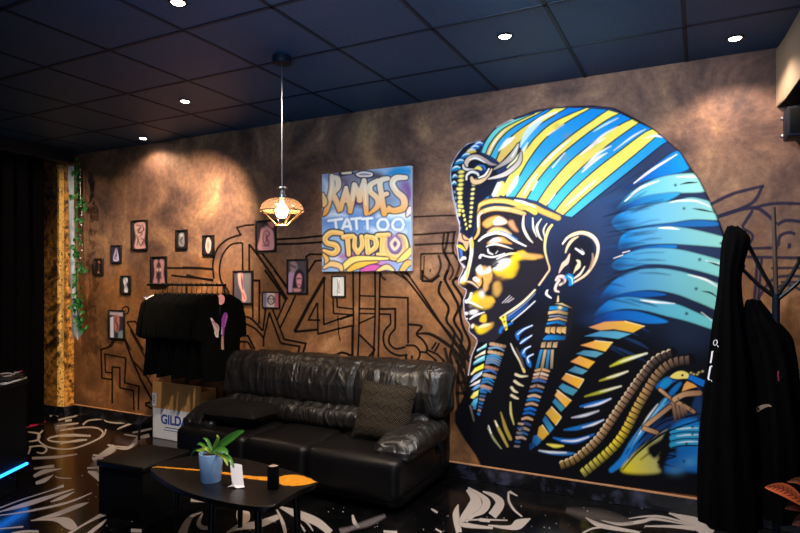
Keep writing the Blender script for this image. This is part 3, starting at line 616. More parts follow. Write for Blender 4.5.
    g.blob(481, 169, 4.4, 3.2, (20, 60, 130), .9); g.line(P('d 310,345 340,335 365,350'), [1, 3.4, 2], (230, 210, 90), .8); g.line(P('d 340,315 385,320 400,350'), 1, (60, 130, 200), .7)
    g.line(P('d 260,265 320,250 400,290'), [.6, 1.6, .6], WHITE, .7); g.line(P('d 690,150 640,235'), [.6, 1.4], (240, 236, 236), .7)
    # white keyline round the front of the figure
    kl = P('A 180,180 120,195 80,235 50,290 45,340 55,420 70,480 77,533') + P('a 60,50 100,220 122,300')
    g.line(kl, [.8, 1.2, 1.2, 1.4, 1.4, 1.4, 1.4, 1.4, 1.4, 1.8, 2], (206, 208, 226), .7)
    g.line(P('a 125,300 125,370 107,480') + P('b 106,60 124,180 160,250 124,340 117,390 150,425 187,450 165,530') + P('c 164,100 168,190 183,260 217,310 213,370 283,450') + P('g 190,230 162,400'), 1.2, (206, 190, 206), .7)

def paint_poster(g):
    p = lambda s: P('p ' + s)
    g.fill(P('p 0,0 533,0 533,533 0,533'), (150, 184, 226), 1, base=True, sm=False)
    for x, y, rx, ry, c, a in ((110, 80, 60, 40, (150, 120, 180), .9), (420, 60, 60, 30, (40, 150, 210), .9), (200, 80, 70, 40, (120, 110, 130), .8), (420, 120, 30, 50, (130, 90, 150), .9), (240, 250, 160, 36, (96, 140, 214), .9), (90, 270, 50, 40, (80, 130, 210), .9), (390, 250, 60, 50, (130, 190, 230), .9),
                            (240, 300, 150, 34, (100, 150, 220), .9), (430, 200, 30, 40, (160, 170, 210), .8), (380, 380, 50, 60, (130, 100, 160), .9), (240, 440, 120, 30, (190, 90, 160), .8), (100, 450, 60, 30, (150, 170, 220), .8), (400, 450, 60, 40, (110, 160, 220), .9), (290, 470, 60, 20, (206, 110, 180), .9), (210, 185, 20, 20, (70, 40, 110), .9), (330, 180, 80, 40, (90, 90, 120), .6), (70, 110, 20, 40, (110, 170, 210), .8)):
        g.blob(310 + x / 4.4417, 160 + y / 4.4417, rx / 4.44, ry / 4.44, c, a)
    for s, w, c in (('60,90 80,130 60,170', [3, 6, 3], (200, 214, 240)), ('120,75 160,100 150,140', [2, 7, 2], (110, 96, 120)), ('250,80 290,70 330,76', [2, 8, 3], (80, 80, 96)), ('345,66 390,52 440,50', [3, 9, 5], (24, 140, 210)), ('60,250 110,240 160,250', [2, 6, 2], (200, 220, 244)), ('250,300 320,322 420,318', [2, 6, 3], (206, 226, 246)), ('300,250 380,240 440,256', [2, 8, 4], (214, 230, 246)), ('130,430 200,424 240,430', [2, 6, 2], (176, 96, 166)), ('60,440 100,432 130,446', [3, 6, 2], (220, 226, 240)), ('370,440 420,446 446,440', [3, 7, 3], (200, 220, 244)), ('200,200 214,180 226,206', [2, 5, 2], (70, 34, 110)), ('430,110 440,150 434,190', [4, 8, 3], (120, 84, 150))): g.line(p(s), w, c, 3.5)
    OUT = (44, 32, 58)
    g.line(p('205,62 235,52 275,58 270,72 225,75 205,66'), 3.4, OUT, .8, sm=True); g.line(p('208,63 235,55 272,60 268,70 225,72 208,64'), 1.8, (236, 226, 226), .6)
    g.line(p('140,60 190,58'), [6, 3], OUT, 1.2); g.line(p('145,58 180,56'), 2.4, (236, 226, 206), .8)
    RAM = [('97,72 98,120 90,160 72,225 60,245', [4, 5, 5, 4.4, 1.6]), ('100,78 122,84 124,120 100,148', [4, 5, 5, 4]), ('100,150 118,185 128,228', [5, 5, 2]), ('160,124 148,170 136,218', [3.4, 4.4, 4.4]), ('160,124 168,165 178,212', [3.4, 4.2, 4]), ('144,184 174,182', 3), ('196,110 190,160 178,228', [4, 5, 4.4]), ('198,110 214,150 222,180', [4.4, 5, 4]),
           ('240,92 226,140 218,180', [4, 5, 4]), ('240,92 246,160 250,238', [4.4, 5.4, 4]), ('300,92 268,112 268,140 298,170 300,205 262,240', [4, 5, 5, 5, 5, 2]), ('345,82 312,96 318,160 330,238', [4, 5, 5, 5]), ('316,158 342,150', 4.4), ('330,225 360,222', 5), ('425,78 382,80 366,105 384,140 416,172 414,212 370,225 350,210', [4, 5.4, 5.4, 5.4, 6, 6, 5, 3])]
    for s, w in RAM: g.line(p(s), [x + 2.8 for x in (w if isinstance(w, list) else [w, w])], OUT, .9)
    for s, w in RAM: g.line(p(s), [x * 1.12 for x in w] if isinstance(w, list) else w, (234, 224, 208), .8, col2=(232, 172, 92), p0=(330, 184), p1=(330, 213))
    for s in ('98,84 96,130 84,180', '196,120 190,180', '244,110 248,200', '380,86 370,108 388,138', '272,110 272,136'): g.line(p(s), [.6, 1.2, .6], (250, 246, 240), .6)
    TAT = ['82,270 142,262', '112,266 118,310', '142,312 165,262 182,308', '150,296 178,294', '184,262 226,258', '204,262 208,306', '232,262 276,258', '254,262 256,306', '348,288 338,308 312,308 300,288 312,266 338,266 348,288', '416,286 406,308 378,308 366,288 378,266 404,264 416,286']
    for s in TAT: g.line(p(s), 5, (70, 120, 200), 1.6, .6)
    for s in TAT: g.line(p(s), 2.6, (224, 236, 250), .9)
    STU = [('140,325 96,322 68,345 76,368 112,378 122,400 100,415 62,402', [4, 5, 5, 5, 5.4, 5.4, 5, 3]), ('148,342 190,338', 4.6), ('166,340 172,420', [5, 4]), ('200,345 198,385 212,412', [4, 4.6, 4]), ('228,340 232,380 212,412', [4, 4.6, 4]), ('252,340 258,410', [4.6, 5]), ('252,340 288,350 292,385 258,412', [4, 5, 5, 4]), ('300,335 350,332', 4.4), ('322,338 318,408', [4.6, 4]), ('300,418 340,420', 3),
           ('338,350 335,390 355,425 395,430 422,395 415,350 395,335', [3, 5, 6, 6.4, 6.4, 6, 3])]
    for s, w in STU: g.line(p(s), [x + 3.2 for x in (w if isinstance(w, list) else [w, w])], OUT, .9)
    for s, w in STU: g.line(p(s), w, (244, 214, 140), .8)
    for s, w in STU: g.line([(a, b + 1.1) for a, b in p(s)], [x * .35 for x in (w if isinstance(w, list) else [w, w])], (236, 170, 70), 1.2, .8)
    g.blob(310 + 378 / 4.4417, 160 + 372 / 4.4417, 9, 11, (130, 100, 160), .95, 0, 2); g.line(p('378,350 362,372 376,396 394,372 378,350'), 3, (236, 214, 190), .9); g.blob(310 + 378 / 4.4417, 160 + 372 / 4.4417, 2, 3, (90, 70, 120), .9)
    for s, w, c in (('140,490 165,462 210,440 345,438', [3, 6, 6, 2], (244, 220, 130)), ('170,492 215,468 300,452', [3, 6, 1], (236, 190, 80)), ('62,480 90,462 130,470 140,488', [2, 5, 5, 3], (236, 200, 140)), ('230,492 280,478 330,486', [3, 6, 3], (206, 90, 170)), ('300,492 340,476 370,490', [2, 5, 2], (236, 200, 140)), ('390,450 420,430 448,400', [2, 6, 5], (244, 206, 120)), ('410,490 430,462 448,455', [5, 6, 4], (232, 176, 100)), ('60,420 75,440 70,455', [2, 4, 2], (236, 190, 100)), ('430,250 440,230 446,215', [1, 5, 4], (240, 220, 230)), ('58,150 66,185 60,205', [2, 5, 2], (232, 200, 150))):
        ww = [x + 2.2 for x in w]; g.line(p(s), ww, OUT, .9); g.line(p(s), w, c, .8)

def paint_photo(g, k):
    """tattoo photographs in local coordinates 0..10 x 0..16"""
    BG = [(26, 22, 24), (46, 40, 70), (40, 34, 46), (30, 30, 36), (34, 28, 40), (38, 30, 42), (34, 34, 44), (44, 44, 58), (52, 46, 50), (74, 72, 84), (216, 196, 190), (70, 66, 74), (214, 212, 208)][k]
    g.fill([(-1, -1), (11, -1), (11, 17), (-1, 17)], BG, .1, base=True, sm=False)
    SK = (206, 160, 152); PK = (222, 178, 174); DK = (58, 40, 48); LV = (176, 170, 214)
    def sk(pts, c=SK, so=.8): g.fill(pts, c, so)
    if k == 0: sk([(4, 1), (7, 1.5), (7, 4), (4.5, 3.6)], (150, 80, 60)); g.line([(5, 4), (5.4, 9), (4.8, 14)], [1, 2, 1], (70, 50, 46), .8); g.blob(4.6, 14, 1, 1, (200, 140, 110))
    elif k == 1: sk([(3, 6), (5, 1.5), (7, 6), (8.5, 13), (7, 15), (2.5, 15), (1.5, 12)], LV); g.line([(5, 2), (5, 8), (3.4, 12), (6.5, 13)], [.6, 1.2, 1.4, .6], (66, 60, 110), .7); g.blob(5, 9, 1.3, 2, (80, 74, 130))
    elif k == 2:
        sk([(2, 1), (8.6, .8), (9, 6), (8.4, 12), (9, 15.6), (1.6, 15.4), (2.4, 9), (1.4, 4)], (196, 156, 158))
        for a in ([(3, 2), (6, 3), (4, 6), (7, 7), (5, 9)], [(7, 2), (8, 5), (6, 6)], [(3, 8), (4, 11), (3, 14)], [(6, 10), (8, 11), (6, 14), (4.4, 12)], [(5, 4), (3, 5)], [(7, 12), (8, 14)]): g.line(a, [.5, 1, .4], DK, .6)
    elif k == 3: sk([(3, 2), (7, 2), (8, 6), (7.6, 14), (2.6, 14), (2.2, 7)], (120, 116, 124)); g.line([(4, 4), (6, 6), (4, 9), (6, 12)], [.6, 1.6, .8], (40, 40, 48), .7); g.blob(5, 4, 1.6, 1.2, (180, 176, 180))
    elif k == 4: sk([(4.4, 1), (6, 1), (8, 5), (7.8, 11), (6, 15), (4, 15), (2.2, 11), (2.6, 5)], PK); g.blob(5, 8, 1.4, 4, (60, 56, 66), .9); g.line([(5, 2.6), (5, 14)], [.6, .8], (150, 120, 130), .5)
    elif k == 5:
        sk([(1.4, 2), (4, 1), (5, 3), (6, 1), (8.8, 2), (8.4, 9), (9, 15.5), (1.2, 15.5), (2, 9)], (166, 122, 132)); g.fill([(4, 3), (6, 3), (7, 8), (5.4, 15), (4.4, 15), (3, 8)], DK, .8); g.blob(4, 7, .8, 1, (206, 170, 170)); g.blob(6.2, 7, .8, 1, (206, 170, 170)); g.line([(3, 12), (5, 10), (7, 12)], .7, (40, 30, 40), .5)
    elif k == 6: sk([(3, 1), (7, 1), (7.4, 5), (6, 8), (7.8, 13), (7, 15.6), (3.4, 15), (4, 10), (2.4, 5)], (206, 204, 226)); g.line([(4, 3), (6, 6), (5, 9), (6.5, 13)], [.6, 1.2, .6], (84, 90, 110), .6); g.blob(4, 2, 2, 1, (90, 140, 110), .6)
    elif k == 7:
        g.fill([(0, 0), (10, 0), (10, 3), (0, 2)], (170, 160, 176), .6, sm=False); g.fill([(.5, 4), (2.8, 3), (3, 16), (.5, 16)], (196, 200, 226), .6, sm=False); sk([(4, 2), (6.5, 2.4), (7, 7), (6, 12), (4, 12), (3.4, 7)], (176, 110, 104)); g.line([(5, 3), (4.4, 6), (5.8, 9), (4.8, 12)], [.6, 1.2, .6], DK, .6); g.fill([(6.4, 12), (10, 11), (10, 16), (6, 16)], (110, 130, 140), .8, sm=False)
    elif k == 8:
        sk([(2.4, 4), (4, 3), (5, 2), (6, 2.6), (8.6, 5), (9.4, 9), (9, 15.6), (1, 15.6), (1.6, 9)], (214, 152, 160)); g.blob(3, 1.6, 3, 1.6, (60, 54, 50), .9); sk([(6, .4), (9.6, .2), (9.6, 3), (8, 3.4)], (206, 120, 120))
        for a in ([(4, 6), (5.6, 5), (7, 7), (5.4, 9), (6.8, 12), (4.4, 13), (3.4, 9), (4, 6)], [(5, 7), (5.6, 10), (4.6, 12)], [(3, 13.4), (7, 13.6)]): g.line(a, [.3, .7, .3], (90, 50, 64), .5)
    elif k == 9:
        g.fill([(5, 0), (10, 0), (10, 16), (6, 16)], (116, 114, 122), 2, sm=False); sk([(2.2, 0), (4.6, 0), (5, 5), (5.6, 9), (7, 13), (6.4, 15.4), (4.6, 15), (4.4, 11), (2.6, 6)], (232, 170, 168)); g.line([(4, 1), (4.4, 5), (5, 9)], [.4, 1, .6], (90, 50, 66), .5); g.line([(5, 11), (6, 14)], .6, (190, 60, 70), .5)
    elif k == 10:
        g.fill([(7.4, 0), (10, 0), (10, 16), (7, 16)], (186, 96, 110), .8, sm=False); g.fill([(0, 0), (2, 0), (2, 16), (0, 16)], (120, 110, 150), .8, sm=False)
        g.line([(3, 6), (5, 3), (7, 6), (6.6, 11), (4.6, 13), (3, 10), (3, 6)], 1.1, (56, 52, 66), .7); g.blob(4, 7, .8, 1, (40, 40, 50)); g.blob(6, 7, .8, 1, (40, 40, 50)); g.blob(5, 10, .6, .8, (60, 50, 60))
    elif k == 11:
        sk([(0, 7), (3, 5), (4, 9), (2, 15.6), (0, 15.6)], (176, 140, 170)); sk([(1, 1), (4, .6), (5, 4), (2, 6)], (150, 120, 124)); g.fill([(3, 8), (5, 4.6), (8, 5.4), (9, 10), (8.4, 15.6), (2.6, 15.6)], (34, 26, 34), .6); sk([(4.6, 8), (6, 6.4), (7.4, 8), (7, 12.4), (5.6, 13.6), (4.6, 11)], (206, 140, 150)); g.line([(5, 9), (6.6, 9)], .7, DK, .5); g.line([(5.4, 12), (6.4, 12)], .6, (150, 50, 70), .5); sk([(3, 14), (7, 14.4), (6, 15.6), (3, 15.6)], (190, 130, 130)); g.line([(1, 2), (4, 3.4)], .8, DK, .6)
    else:
        g.fill([(3.6, 2), (5.6, 1), (7, 4), (6.4, 10), (7.4, 15), (4, 15), (4.4, 9)], (236, 232, 224), .6); g.line([(4, 2), (4.6, 8), (4, 15)], [.5, .9, .5], (110, 112, 116), .6); g.line([(6, 3), (5.6, 8), (6.4, 13)], [.4, .8, .4], (150, 150, 150), .6); g.line([(4, 12), (6.4, 14)], .5, (80, 80, 86), .5)
def speckled(name, dark, lightc, sc, lo, hi, rough, bump=0, spec=.5):
    m, nt, b = newmat(name)
    tc = N(nt, 'ShaderNodeTexCoord'); n = N(nt, 'ShaderNodeTexNoise', Scale=sc, Detail=8.0, Roughness=.7); nt.links.new(tc.outputs['Object'], n.inputs['Vector'])
    r = nt.nodes.new('ShaderNodeValToRGB'); e = r.color_ramp.elements
    e[0].position, e[0].color = lo, L4(dark); e[1].position, e[1].color = hi, L4(lightc)
    nt.links.new(n.outputs['Fac'], r.inputs[0]); nt.links.new(r.outputs[0], b.inputs['Base Color'])
    b.inputs['Roughness'].default_value = rough; b.inputs['Specular IOR Level'].default_value = spec
    if bump:
        bp = N(nt, 'ShaderNodeBump', Strength=bump, Distance=.01); nt.links.new(n.outputs['Fac'], bp.inputs['Height']); nt.links.new(bp.outputs['Normal'], b.inputs['Normal'])
    return m
# ================================================================== materials in use
M_BLACK = mat('black_lacquer', (10, 10, 11), .35, noise_amt=.2, spec=.3)
M_MATTE = mat('matte_black', (6, 6, 7), .7, noise_amt=.3, spec=.12)
M_METAL = mat('black_metal', (22, 22, 24), .38, metal=.6)
M_CHROME = mat('brushed_steel', (150, 150, 156), .3, metal=1.0)
def creased(name, rgb, rough):
    m, nt, b = newmat(name); tc = N(nt, 'ShaderNodeTexCoord'); mp = N(nt, 'ShaderNodeMapping'); mp.inputs['Scale'].default_value = (7.5, 6, 3.2); mp.inputs['Rotation'].default_value = (0, .45, 0)
    nt.links.new(tc.outputs['Object'], mp.inputs[0]); n = N(nt, 'ShaderNodeTexNoise', Scale=1.0, Detail=2.5, Roughness=.45, Distortion=1.8); nt.links.new(mp.outputs[0], n.inputs['Vector'])
    bp = N(nt, 'ShaderNodeBump', Strength=.6, Distance=.05); nt.links.new(n.outputs['Fac'], bp.inputs['Height'])
    n2 = N(nt, 'ShaderNodeTexNoise', Scale=150.0, Detail=2.0); nt.links.new(tc.outputs['Object'], n2.inputs['Vector']); b2 = N(nt, 'ShaderNodeBump', Strength=.12, Distance=.004); nt.links.new(n2.outputs['Fac'], b2.inputs['Height']); nt.links.new(bp.outputs['Normal'], b2.inputs['Normal']); nt.links.new(b2.outputs['Normal'], b.inputs['Normal'])
    b.inputs['Base Color'].default_value = L4(rgb); b.inputs['Roughness'].default_value = rough; b.inputs['Specular IOR Level'].default_value = .62
    return m
M_LEATHER = creased('black_creased_leather', (24, 20, 18), .42)
M_LIT_EDGE = speckled('lit_gold_corner_strip', (56, 30, 10), (250, 196, 110), 34.0, .38, .47, .5, .3)  # paler than the pillar: lamp-lit corner put into the colour
M_LEATHER2 = mat('black_leather_plain', (13, 11, 11), .40, noise_amt=.2, scale=9, bump=.10, bscale=60, spec=.26)
M_CLOTH = mat('black_cotton', (7, 7, 7), .95, noise_amt=.3, bump=.2, bscale=200, spec=.04)
M_COAT = mat('black_coat_cloth', (5, 5, 6), .95, noise_amt=.3, bump=.3, bscale=120, spec=.03)
M_KRAFT = mat('brown_cardboard', (226, 160, 90), .85, noise_amt=.08, scale=14)
M_CARTON = mat('white_printed_cardboard', (246, 240, 242), .7, noise_amt=.02)
M_PAPER = mat('white_paper', (232, 226, 232), .7, noise_amt=.02)
M_BLUEPRINT = mat('blue_ink', (34, 70, 160), .6)
M_POT = mat('blue_grey_ceramic', (146, 182, 228), .4, noise_amt=.05)
M_SOIL = mat('dark_bark', (40, 28, 22), .95, noise_amt=.6, scale=90)
M_LEAF = mat('green_leaf', (70, 130, 48), .38, noise_amt=.25, scale=12)
M_LEAF2 = mat('yellow_green_leaf', (150, 176, 60), .4, noise_amt=.2, scale=12)
M_IVY = mat('ivy_green', (32, 92, 44), .5, noise_amt=.45, scale=20)
M_WAX = mat('pale_wax', (170, 140, 128), .6)
M_EPOXY = mat('orange_live_edge', (236, 138, 30), .35, noise_amt=.55, scale=60, bump=.5, bscale=50)
M_TABLE = mat('black_wood_grain', (15, 12, 12), .34, noise_amt=.3, scale=7, spec=.3)
M_DUCT = mat('beige_plaster', (128, 110, 94), .85, noise_amt=.06)
M_SPK = mat('navy_black_plastic', (12, 18, 34), .55, spec=.2)
M_CURTAIN = mat('black_velvet', (4, 4, 6), .95, noise_amt=.3, spec=.02)
M_DESK = mat('black_panel', (7, 7, 9), .5, spec=.15)
M_STRIP = mat('white_gauze', (166, 178, 200), .9, noise_amt=.25, scale=18)
M_PAINT = paintmat('wall_paint', .7, .08)
M_FLOORPAINT = paintmat('floor_paint', .32, .4)
M_PRINT = paintmat('printed_paper', .5, .3)
M_CANVASPRINT = paintmat('sprayed_canvas', .6, .3)
M_FRAME = mat('black_frame', (14, 12, 13), .45)
M_LED = emis('blue_led', (30, 130, 255), 4.0)
M_DISC = emis('downlight_diffuser', (255, 236, 210), 40.0)
M_BULB = emis('warm_bulb', (255, 206, 140), 16.0)
M_BRASS = mat('pale_brass', (120, 92, 62), .35, metal=.7)
M_PINKTAG = mat('pink_card', (236, 150, 150), .6, noise_amt=.2)

def wallmat():
    m, nt, b = newmat('brown_patina_plaster')
    tc = N(nt, 'ShaderNodeTexCoord'); sx = N(nt, 'ShaderNodeSeparateXYZ'); nt.links.new(tc.outputs['Object'], sx.inputs[0])
    def noise_(scale, detail, rough=.6, dist=0):
        n = N(nt, 'ShaderNodeTexNoise', Scale=scale, Detail=detail, Roughness=rough, Distortion=dist); nt.links.new(tc.outputs['Object'], n.inputs['Vector']); return n.outputs['Fac']
    def ramp(inp, stops):
        r = nt.nodes.new('ShaderNodeValToRGB'); e = r.color_ramp.elements
        e[0].position, e[0].color = stops[0][0], L4(stops[0][1]); e[1].position, e[1].color = stops[-1][0], L4(stops[-1][1])
        for p, c in stops[1:-1]:
            q = e.new(p); q.color = L4(c)
        nt.links.new(inp, r.inputs[0]); return r.outputs[0]
    up = ramp(noise_(1.7, 9, .62, .6), [(.32, (64, 48, 48)), (.45, (104, 78, 70)), (.56, (136, 104, 86)), (.70, (190, 150, 112))])
    lo = ramp(noise_(1.9, 9, .62, .5), [(.32, (78, 52, 34)), (.46, (124, 84, 52)), (.57, (152, 103, 63)), (.70, (190, 138, 94))])
    mth = N(nt, 'ShaderNodeMath', _operation='MULTIPLY_ADD'); nt.links.new(noise_(2.3, 4), mth.inputs[0]); mth.inputs[1].default_value = .9; nt.links.new(sx.outputs['Z'], mth.inputs[2])
    mr = N(nt, 'ShaderNodeMapRange'); nt.links.new(mth.outputs[0], mr.inputs['Value']); mr.inputs['From Min'].default_value = 1.95; mr.inputs['From Max'].default_value = 2.35
    mx = N(nt, 'ShaderNodeMix', _data_type='RGBA'); nt.links.new(mr.outputs[0], mx.inputs[0]); nt.links.new(lo, mx.inputs[6]); nt.links.new(up, mx.inputs[7])
    fine = ramp(noise_(22, 6, .7), [(.3, (196, 190, 186)), (.7, (255, 255, 255))])
    ml = N(nt, 'ShaderNodeMix', _data_type='RGBA', _blend_type='MULTIPLY'); ml.inputs[0].default_value = 1.0
    nt.links.new(mx.outputs[2], ml.inputs[6]); nt.links.new(fine, ml.inputs[7]); nt.links.new(ml.outputs[2], b.inputs['Base Color'])
    b.inputs['Roughness'].default_value = .72; b.inputs['Specular IOR Level'].default_value = .3
    bp = N(nt, 'ShaderNodeBump', Strength=.18, Distance=.01); nt.links.new(noise_(9, 8, .7), bp.inputs['Height']); nt.links.new(bp.outputs['Normal'], b.inputs['Normal'])
    return m
M_WALL = wallmat()
M_FLOOR = speckled('black_glossy_floor', (5, 5, 6), (26, 23, 23), 3.0, .45, .8, .17)
M_SKIRT = speckled('black_marbled_skirting', (8, 8, 12), (70, 72, 96), 7.0, .5, .74, .3)
M_PILLAR = speckled('gold_flaked_plaster', (60, 38, 16), (216, 150, 62), 18.0, .40, .60, .6, .6)
M_CEIL = speckled('navy_ceiling_tile', (2, 46, 82), (4, 62, 106), 60.0, .35, .65, .55, .25)
M_TBAR = mat('dark_ceiling_grid', (4, 22, 42), .5, spec=.2)

# ================================================================== the setting
WX0, WX1 = -9.2, 2.6
bm = bmesh.new(); box(bm, (WX0, 0, 0), (WX1, .12, H)); struct('wall_back', bm, M_WALL)
bm = bmesh.new(); box(bm, (WX0, -7.0, -.1), (WX1, .12, 0)); floor_o = struct('floor', bm, M_FLOOR)
bm = bmesh.new(); box(bm, (WX0, -7.0, H), (WX1, .12, H + .1))
PT = .664
for k in range(-14, 5):
    x = -.08 + k * PT + .0
    if WX0 < x < WX1: box(bm, (x - .012, -7.0, H - .004), (x + .012, 0, H + .002), mi=1)
for k in range(0, 11):
    y = -.612 - k * .652
    box(bm, (WX0, y - .012, H - .004), (WX1, y + .012, H + .002), mi=1)
struct('ceiling', bm, [M_CEIL, M_TBAR])
bm = bmesh.new(); box(bm, (-6.6, -.018, 0), (WX1, -.001, .118), bev=.004); struct('baseboard_back', bm, M_SKIRT)
bm = bmesh.new(); box(bm, (-6.6, -.022, .118), (WX1, -.001, .126)); struct('trim_1', bm, mat('bare_wood_edge', (176, 128, 92), .6))
# pillar with a chamfered corner at the left end of the wall
XR, XL, YF = -6.62, -7.05, -.14
ol = [(XL, .0), (XL, YF), (XR - .10, YF), (XR - .02, YF + .03), (XR, YF + .07), (XR, 0)]
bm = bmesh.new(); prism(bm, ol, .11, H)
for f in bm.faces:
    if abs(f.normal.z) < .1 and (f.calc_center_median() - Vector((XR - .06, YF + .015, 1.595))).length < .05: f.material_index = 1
struct('wall_left', bm, [M_PILLAR, M_LIT_EDGE])
bm = bmesh.new(); prism(bm, [(XL - .01, 0), (XL - .01, YF - .012), (XR - .125, YF - .012), (XR - .012, YF + .03), (XR + .012, YF + .066), (XR + .012, -.02)], 0, .11); struct('baseboard_left', bm, M_SKIRT)
# beam over the curtain, running towards the room
bm = bmesh.new(); box(bm, (-6.62, -4.5, 2.93), (-6.38, -.16, H - .001), bev=.01); struct('trim_2', bm, M_SPK)
# boxed duct under the ceiling at the right end
zb = onY(776, 108).z; xb = onY(776, 108).x
bm = bmesh.new(); prism(bm, [(xb, -.001), (xb + .03, -.2), (xb + .1, -1.4), (xb + 1.2, -1.4), (xb + 1.2, -.001)], zb, H - .001, bev=.015)
for f in bm.faces:
    f.normal_update()
    if f.normal.z < -.5: f.material_index = 1  # black underside: the duct's shade is put into its colour
struct('trim_3', bm, [M_DUCT, M_MATTE])

# ---- painted floor
F = Ribbons(lambda x, y, k: onZ(x, y, .0008 + k * .000012), .9)
W_ = (172, 160, 154)
for s, w in (('l 548,-4 535,28 480,60 400,90 330,99 250,88 205,60 198,30 222,2', 8), ('m 0,300 60,290 150,280 220,285 255,310 240,338', 9), ('l 470,30 380,24 300,30 248,46 282,60 380,60 450,50', [8, 9, 9, 8, 8, 9, 6]), ('m 0,335 100,330 182,332', [6, 10, 8]), ('m 0,380 60,365 120,355 156,355', [6, 10, 10, 8]), ('m 60,178 110,193 190,190', [14, 14, 4]), ('m 80,215 130,198 175,192', [6, 10, 10]),
             ('m 135,265 170,240 250,230 262,215', [12, 8, 9, 8]), ('m 262,215 270,243 340,255 405,250', [8, 8, 9, 8]), ('m 330,222 370,235 405,248', [22, 18, 6]), ('m 340,292 400,265 455,248', [6, 11, 6]), ('m 430,312 490,300 560,284', [8, 12, 10]), ('m 380,322 430,330 460,335', [8, 10, 6]), ('m 530,328 460,350 412,398 330,390', [22, 22, 18, 5]), ('m 282,384 322,400 310,422 270,440 210,452', [8, 24, 20, 14, 4]), ('m 190,460 260,468', [9, 8]),
             ('m -20,192 20,185', 10), ('m -10,238 50,222 90,215 112,202', [12, 10, 8, 5]), ('m 30,242 70,236', 14), ('m -20,272 60,262 110,256', [6, 12, 8]), ('m -60,215 -40,205 -10,210', [12, 8, 14]), ('m 188,522 240,518', 10), ('s 80,92 140,96 190,60', [8, 12, 18]),
             ('l 165,146 290,140 400,125', [12, 14, 4]), ('l 175,200 280,186', [10, 16]), ('l 175,240 230,215 320,200', [16, 22, 3]), ('l 185,275 230,260 275,232', [14, 22, 3]), ('l 285,240 310,248 370,250', [3, 5, 2]), ('l -5,405 100,365 255,315 330,288', [6, 5, 5, 16]), ('l -5,424 150,380 320,325 382,306', [4, 24, 12, 3]), ('l 262,372 320,350 385,320', [6, 18, 3]), ('l -5,442 150,420 350,375 475,325', [4, 9, 12, 2]), ('l 160,470 280,440 400,395 458,375', [3, 22, 22, 3]), ('l 160,468 280,462 350,482 392,515', [3, 20, 56, 30]),
             ('l 350,540 450,480 545,430', [14, 10, 24]), ('l 455,540 520,490 550,462', [20, 16, 4]), ('l -5,512 120,500', [5, 9]), ('l 60,540 130,526 200,525', [20, 14, 12]), ('l 145,10 200,20 196,50 150,60', [4, 10, 10, 4]), ('l 150,88 215,82 242,100 222,120 190,115', [6, 8, 10, 8, 5]), ('l 146,125 158,90', 8), ('l 480,155 560,112 592,84', [10, 34, 26]), ('l 450,197 522,192', 8), ('l 455,215 500,235 530,275', [10, 34, 14]), ('l 480,130 540,135', 10),
             ('s 425,540 450,480 480,445 528,425', [46, 34, 16, 4]), ('s 585,502 535,506 510,482 532,430', [10, 22, 22, 4]), ('s 382,492 402,480', 22), ('s 160,520 215,522', 18), ('s 455,322 485,328', 18), ('s 470,358 565,362', 26),
             ('r 35,532 100,502 200,488 302,448', [6, 30, 38, 26]), ('r 293,410 325,480 340,538', [8, 18, 16]), ('r 303,395 400,435 500,475 572,532', [8, 42, 42, 34]), ('r 415,458 450,478 482,522', [3, 10, 5]), ('r 408,475 440,525', [4, 9]), ('t 65,438 75,478 98,504', [10, 20, 12]), ('t 225,524 295,535', [10, 26]), ('t 472,408 505,428', [8, 10]), ('t 495,512 528,530', 9), ('t 612,385 600,440 616,530', [6, 34, 30]),
             ('n 122,130 156,170 150,215 108,262 112,288 235,302', [18, 44, 62, 40, 24, 10]), ('n 125,122 180,155 206,190 188,225 145,248', [6, 16, 36, 30, 12]), ('n 190,140 240,160 266,195 232,248', [6, 22, 40, 40]), ('n 305,140 306,180 328,220 365,252', [8, 10, 10, 6]), ('n 308,140 345,160', [12, 4]), ('n 110,268 180,265 300,268', [4, 8, 5]), ('n 175,265 222,270', 15), ('n 215,290 310,300 350,285 402,260', [6, 20, 44, 4]),
             ('o 398,226 450,245 510,280 590,325', [26, 40, 52, 60]), ('o 215,260 300,250 380,255 505,290', [3, 9, 10, 8]), ('o 95,268 180,285 280,272 335,262 480,288', [3, 14, 16, 12, 4]), ('o 288,294 400,295 510,302', [6, 12, 24]), ('o 25,255 80,287 160,305 265,322', [5, 20, 18, 10]), ('o 12,325 60,303 130,300', [6, 8, 4])):
    ox, oy, kk = FR[s[0]]
    F.add(P(s), [x / kk for x in w] if isinstance(w, list) else w / kk, W_, al=.9)
F.poly(P('r 88,418 115,406 152,425 150,470 100,482 85,450'), (190, 168, 150)); F.poly(P('0 26,422 43,419.6 46,421.6 36,425.6 26,428'), (176, 34, 74), sm=False)
F.add(P('t 0,528 60,508 150,480 235,442'), [7, 4, 6, 3], (120, 110, 112), al=.55, soft=2.5); F.add(P('n 560,222 620,236 700,250 800,270 860,280'), [.2, 7, 11, 7, .2], (120, 108, 104), al=.3, soft=7)
F.add(P('m -30,290 0,280 40,275'), 6, (150, 140, 142), al=.4, soft=5); F.add(P('m 330,350 420,370 500,345'), 5, (120, 100, 100), al=.4, soft=5); F.add(P('l 490,160 530,220 545,270'), 8, (140, 124, 124), al=.5, soft=6)
rr = random.Random(4)
for k in range(90):
    x, y = (rr.uniform(30, 140), rr.uniform(470, 532)) if k < 30 else ((rr.uniform(240, 450), rr.uniform(505, 532)) if k < 60 else (rr.uniform(480, 690), rr.uniform(495, 532)))
    r = rr.uniform(.3, .8)
    F.poly([(x - r, y), (x, y - r * .6), (x + r, y), (x, y + r * .6)], (190, 180, 178), sm=False)
obj('painted_swirls', F.mesh('painted_swirls'), M_FLOORPAINT, floor_o, smooth=False)

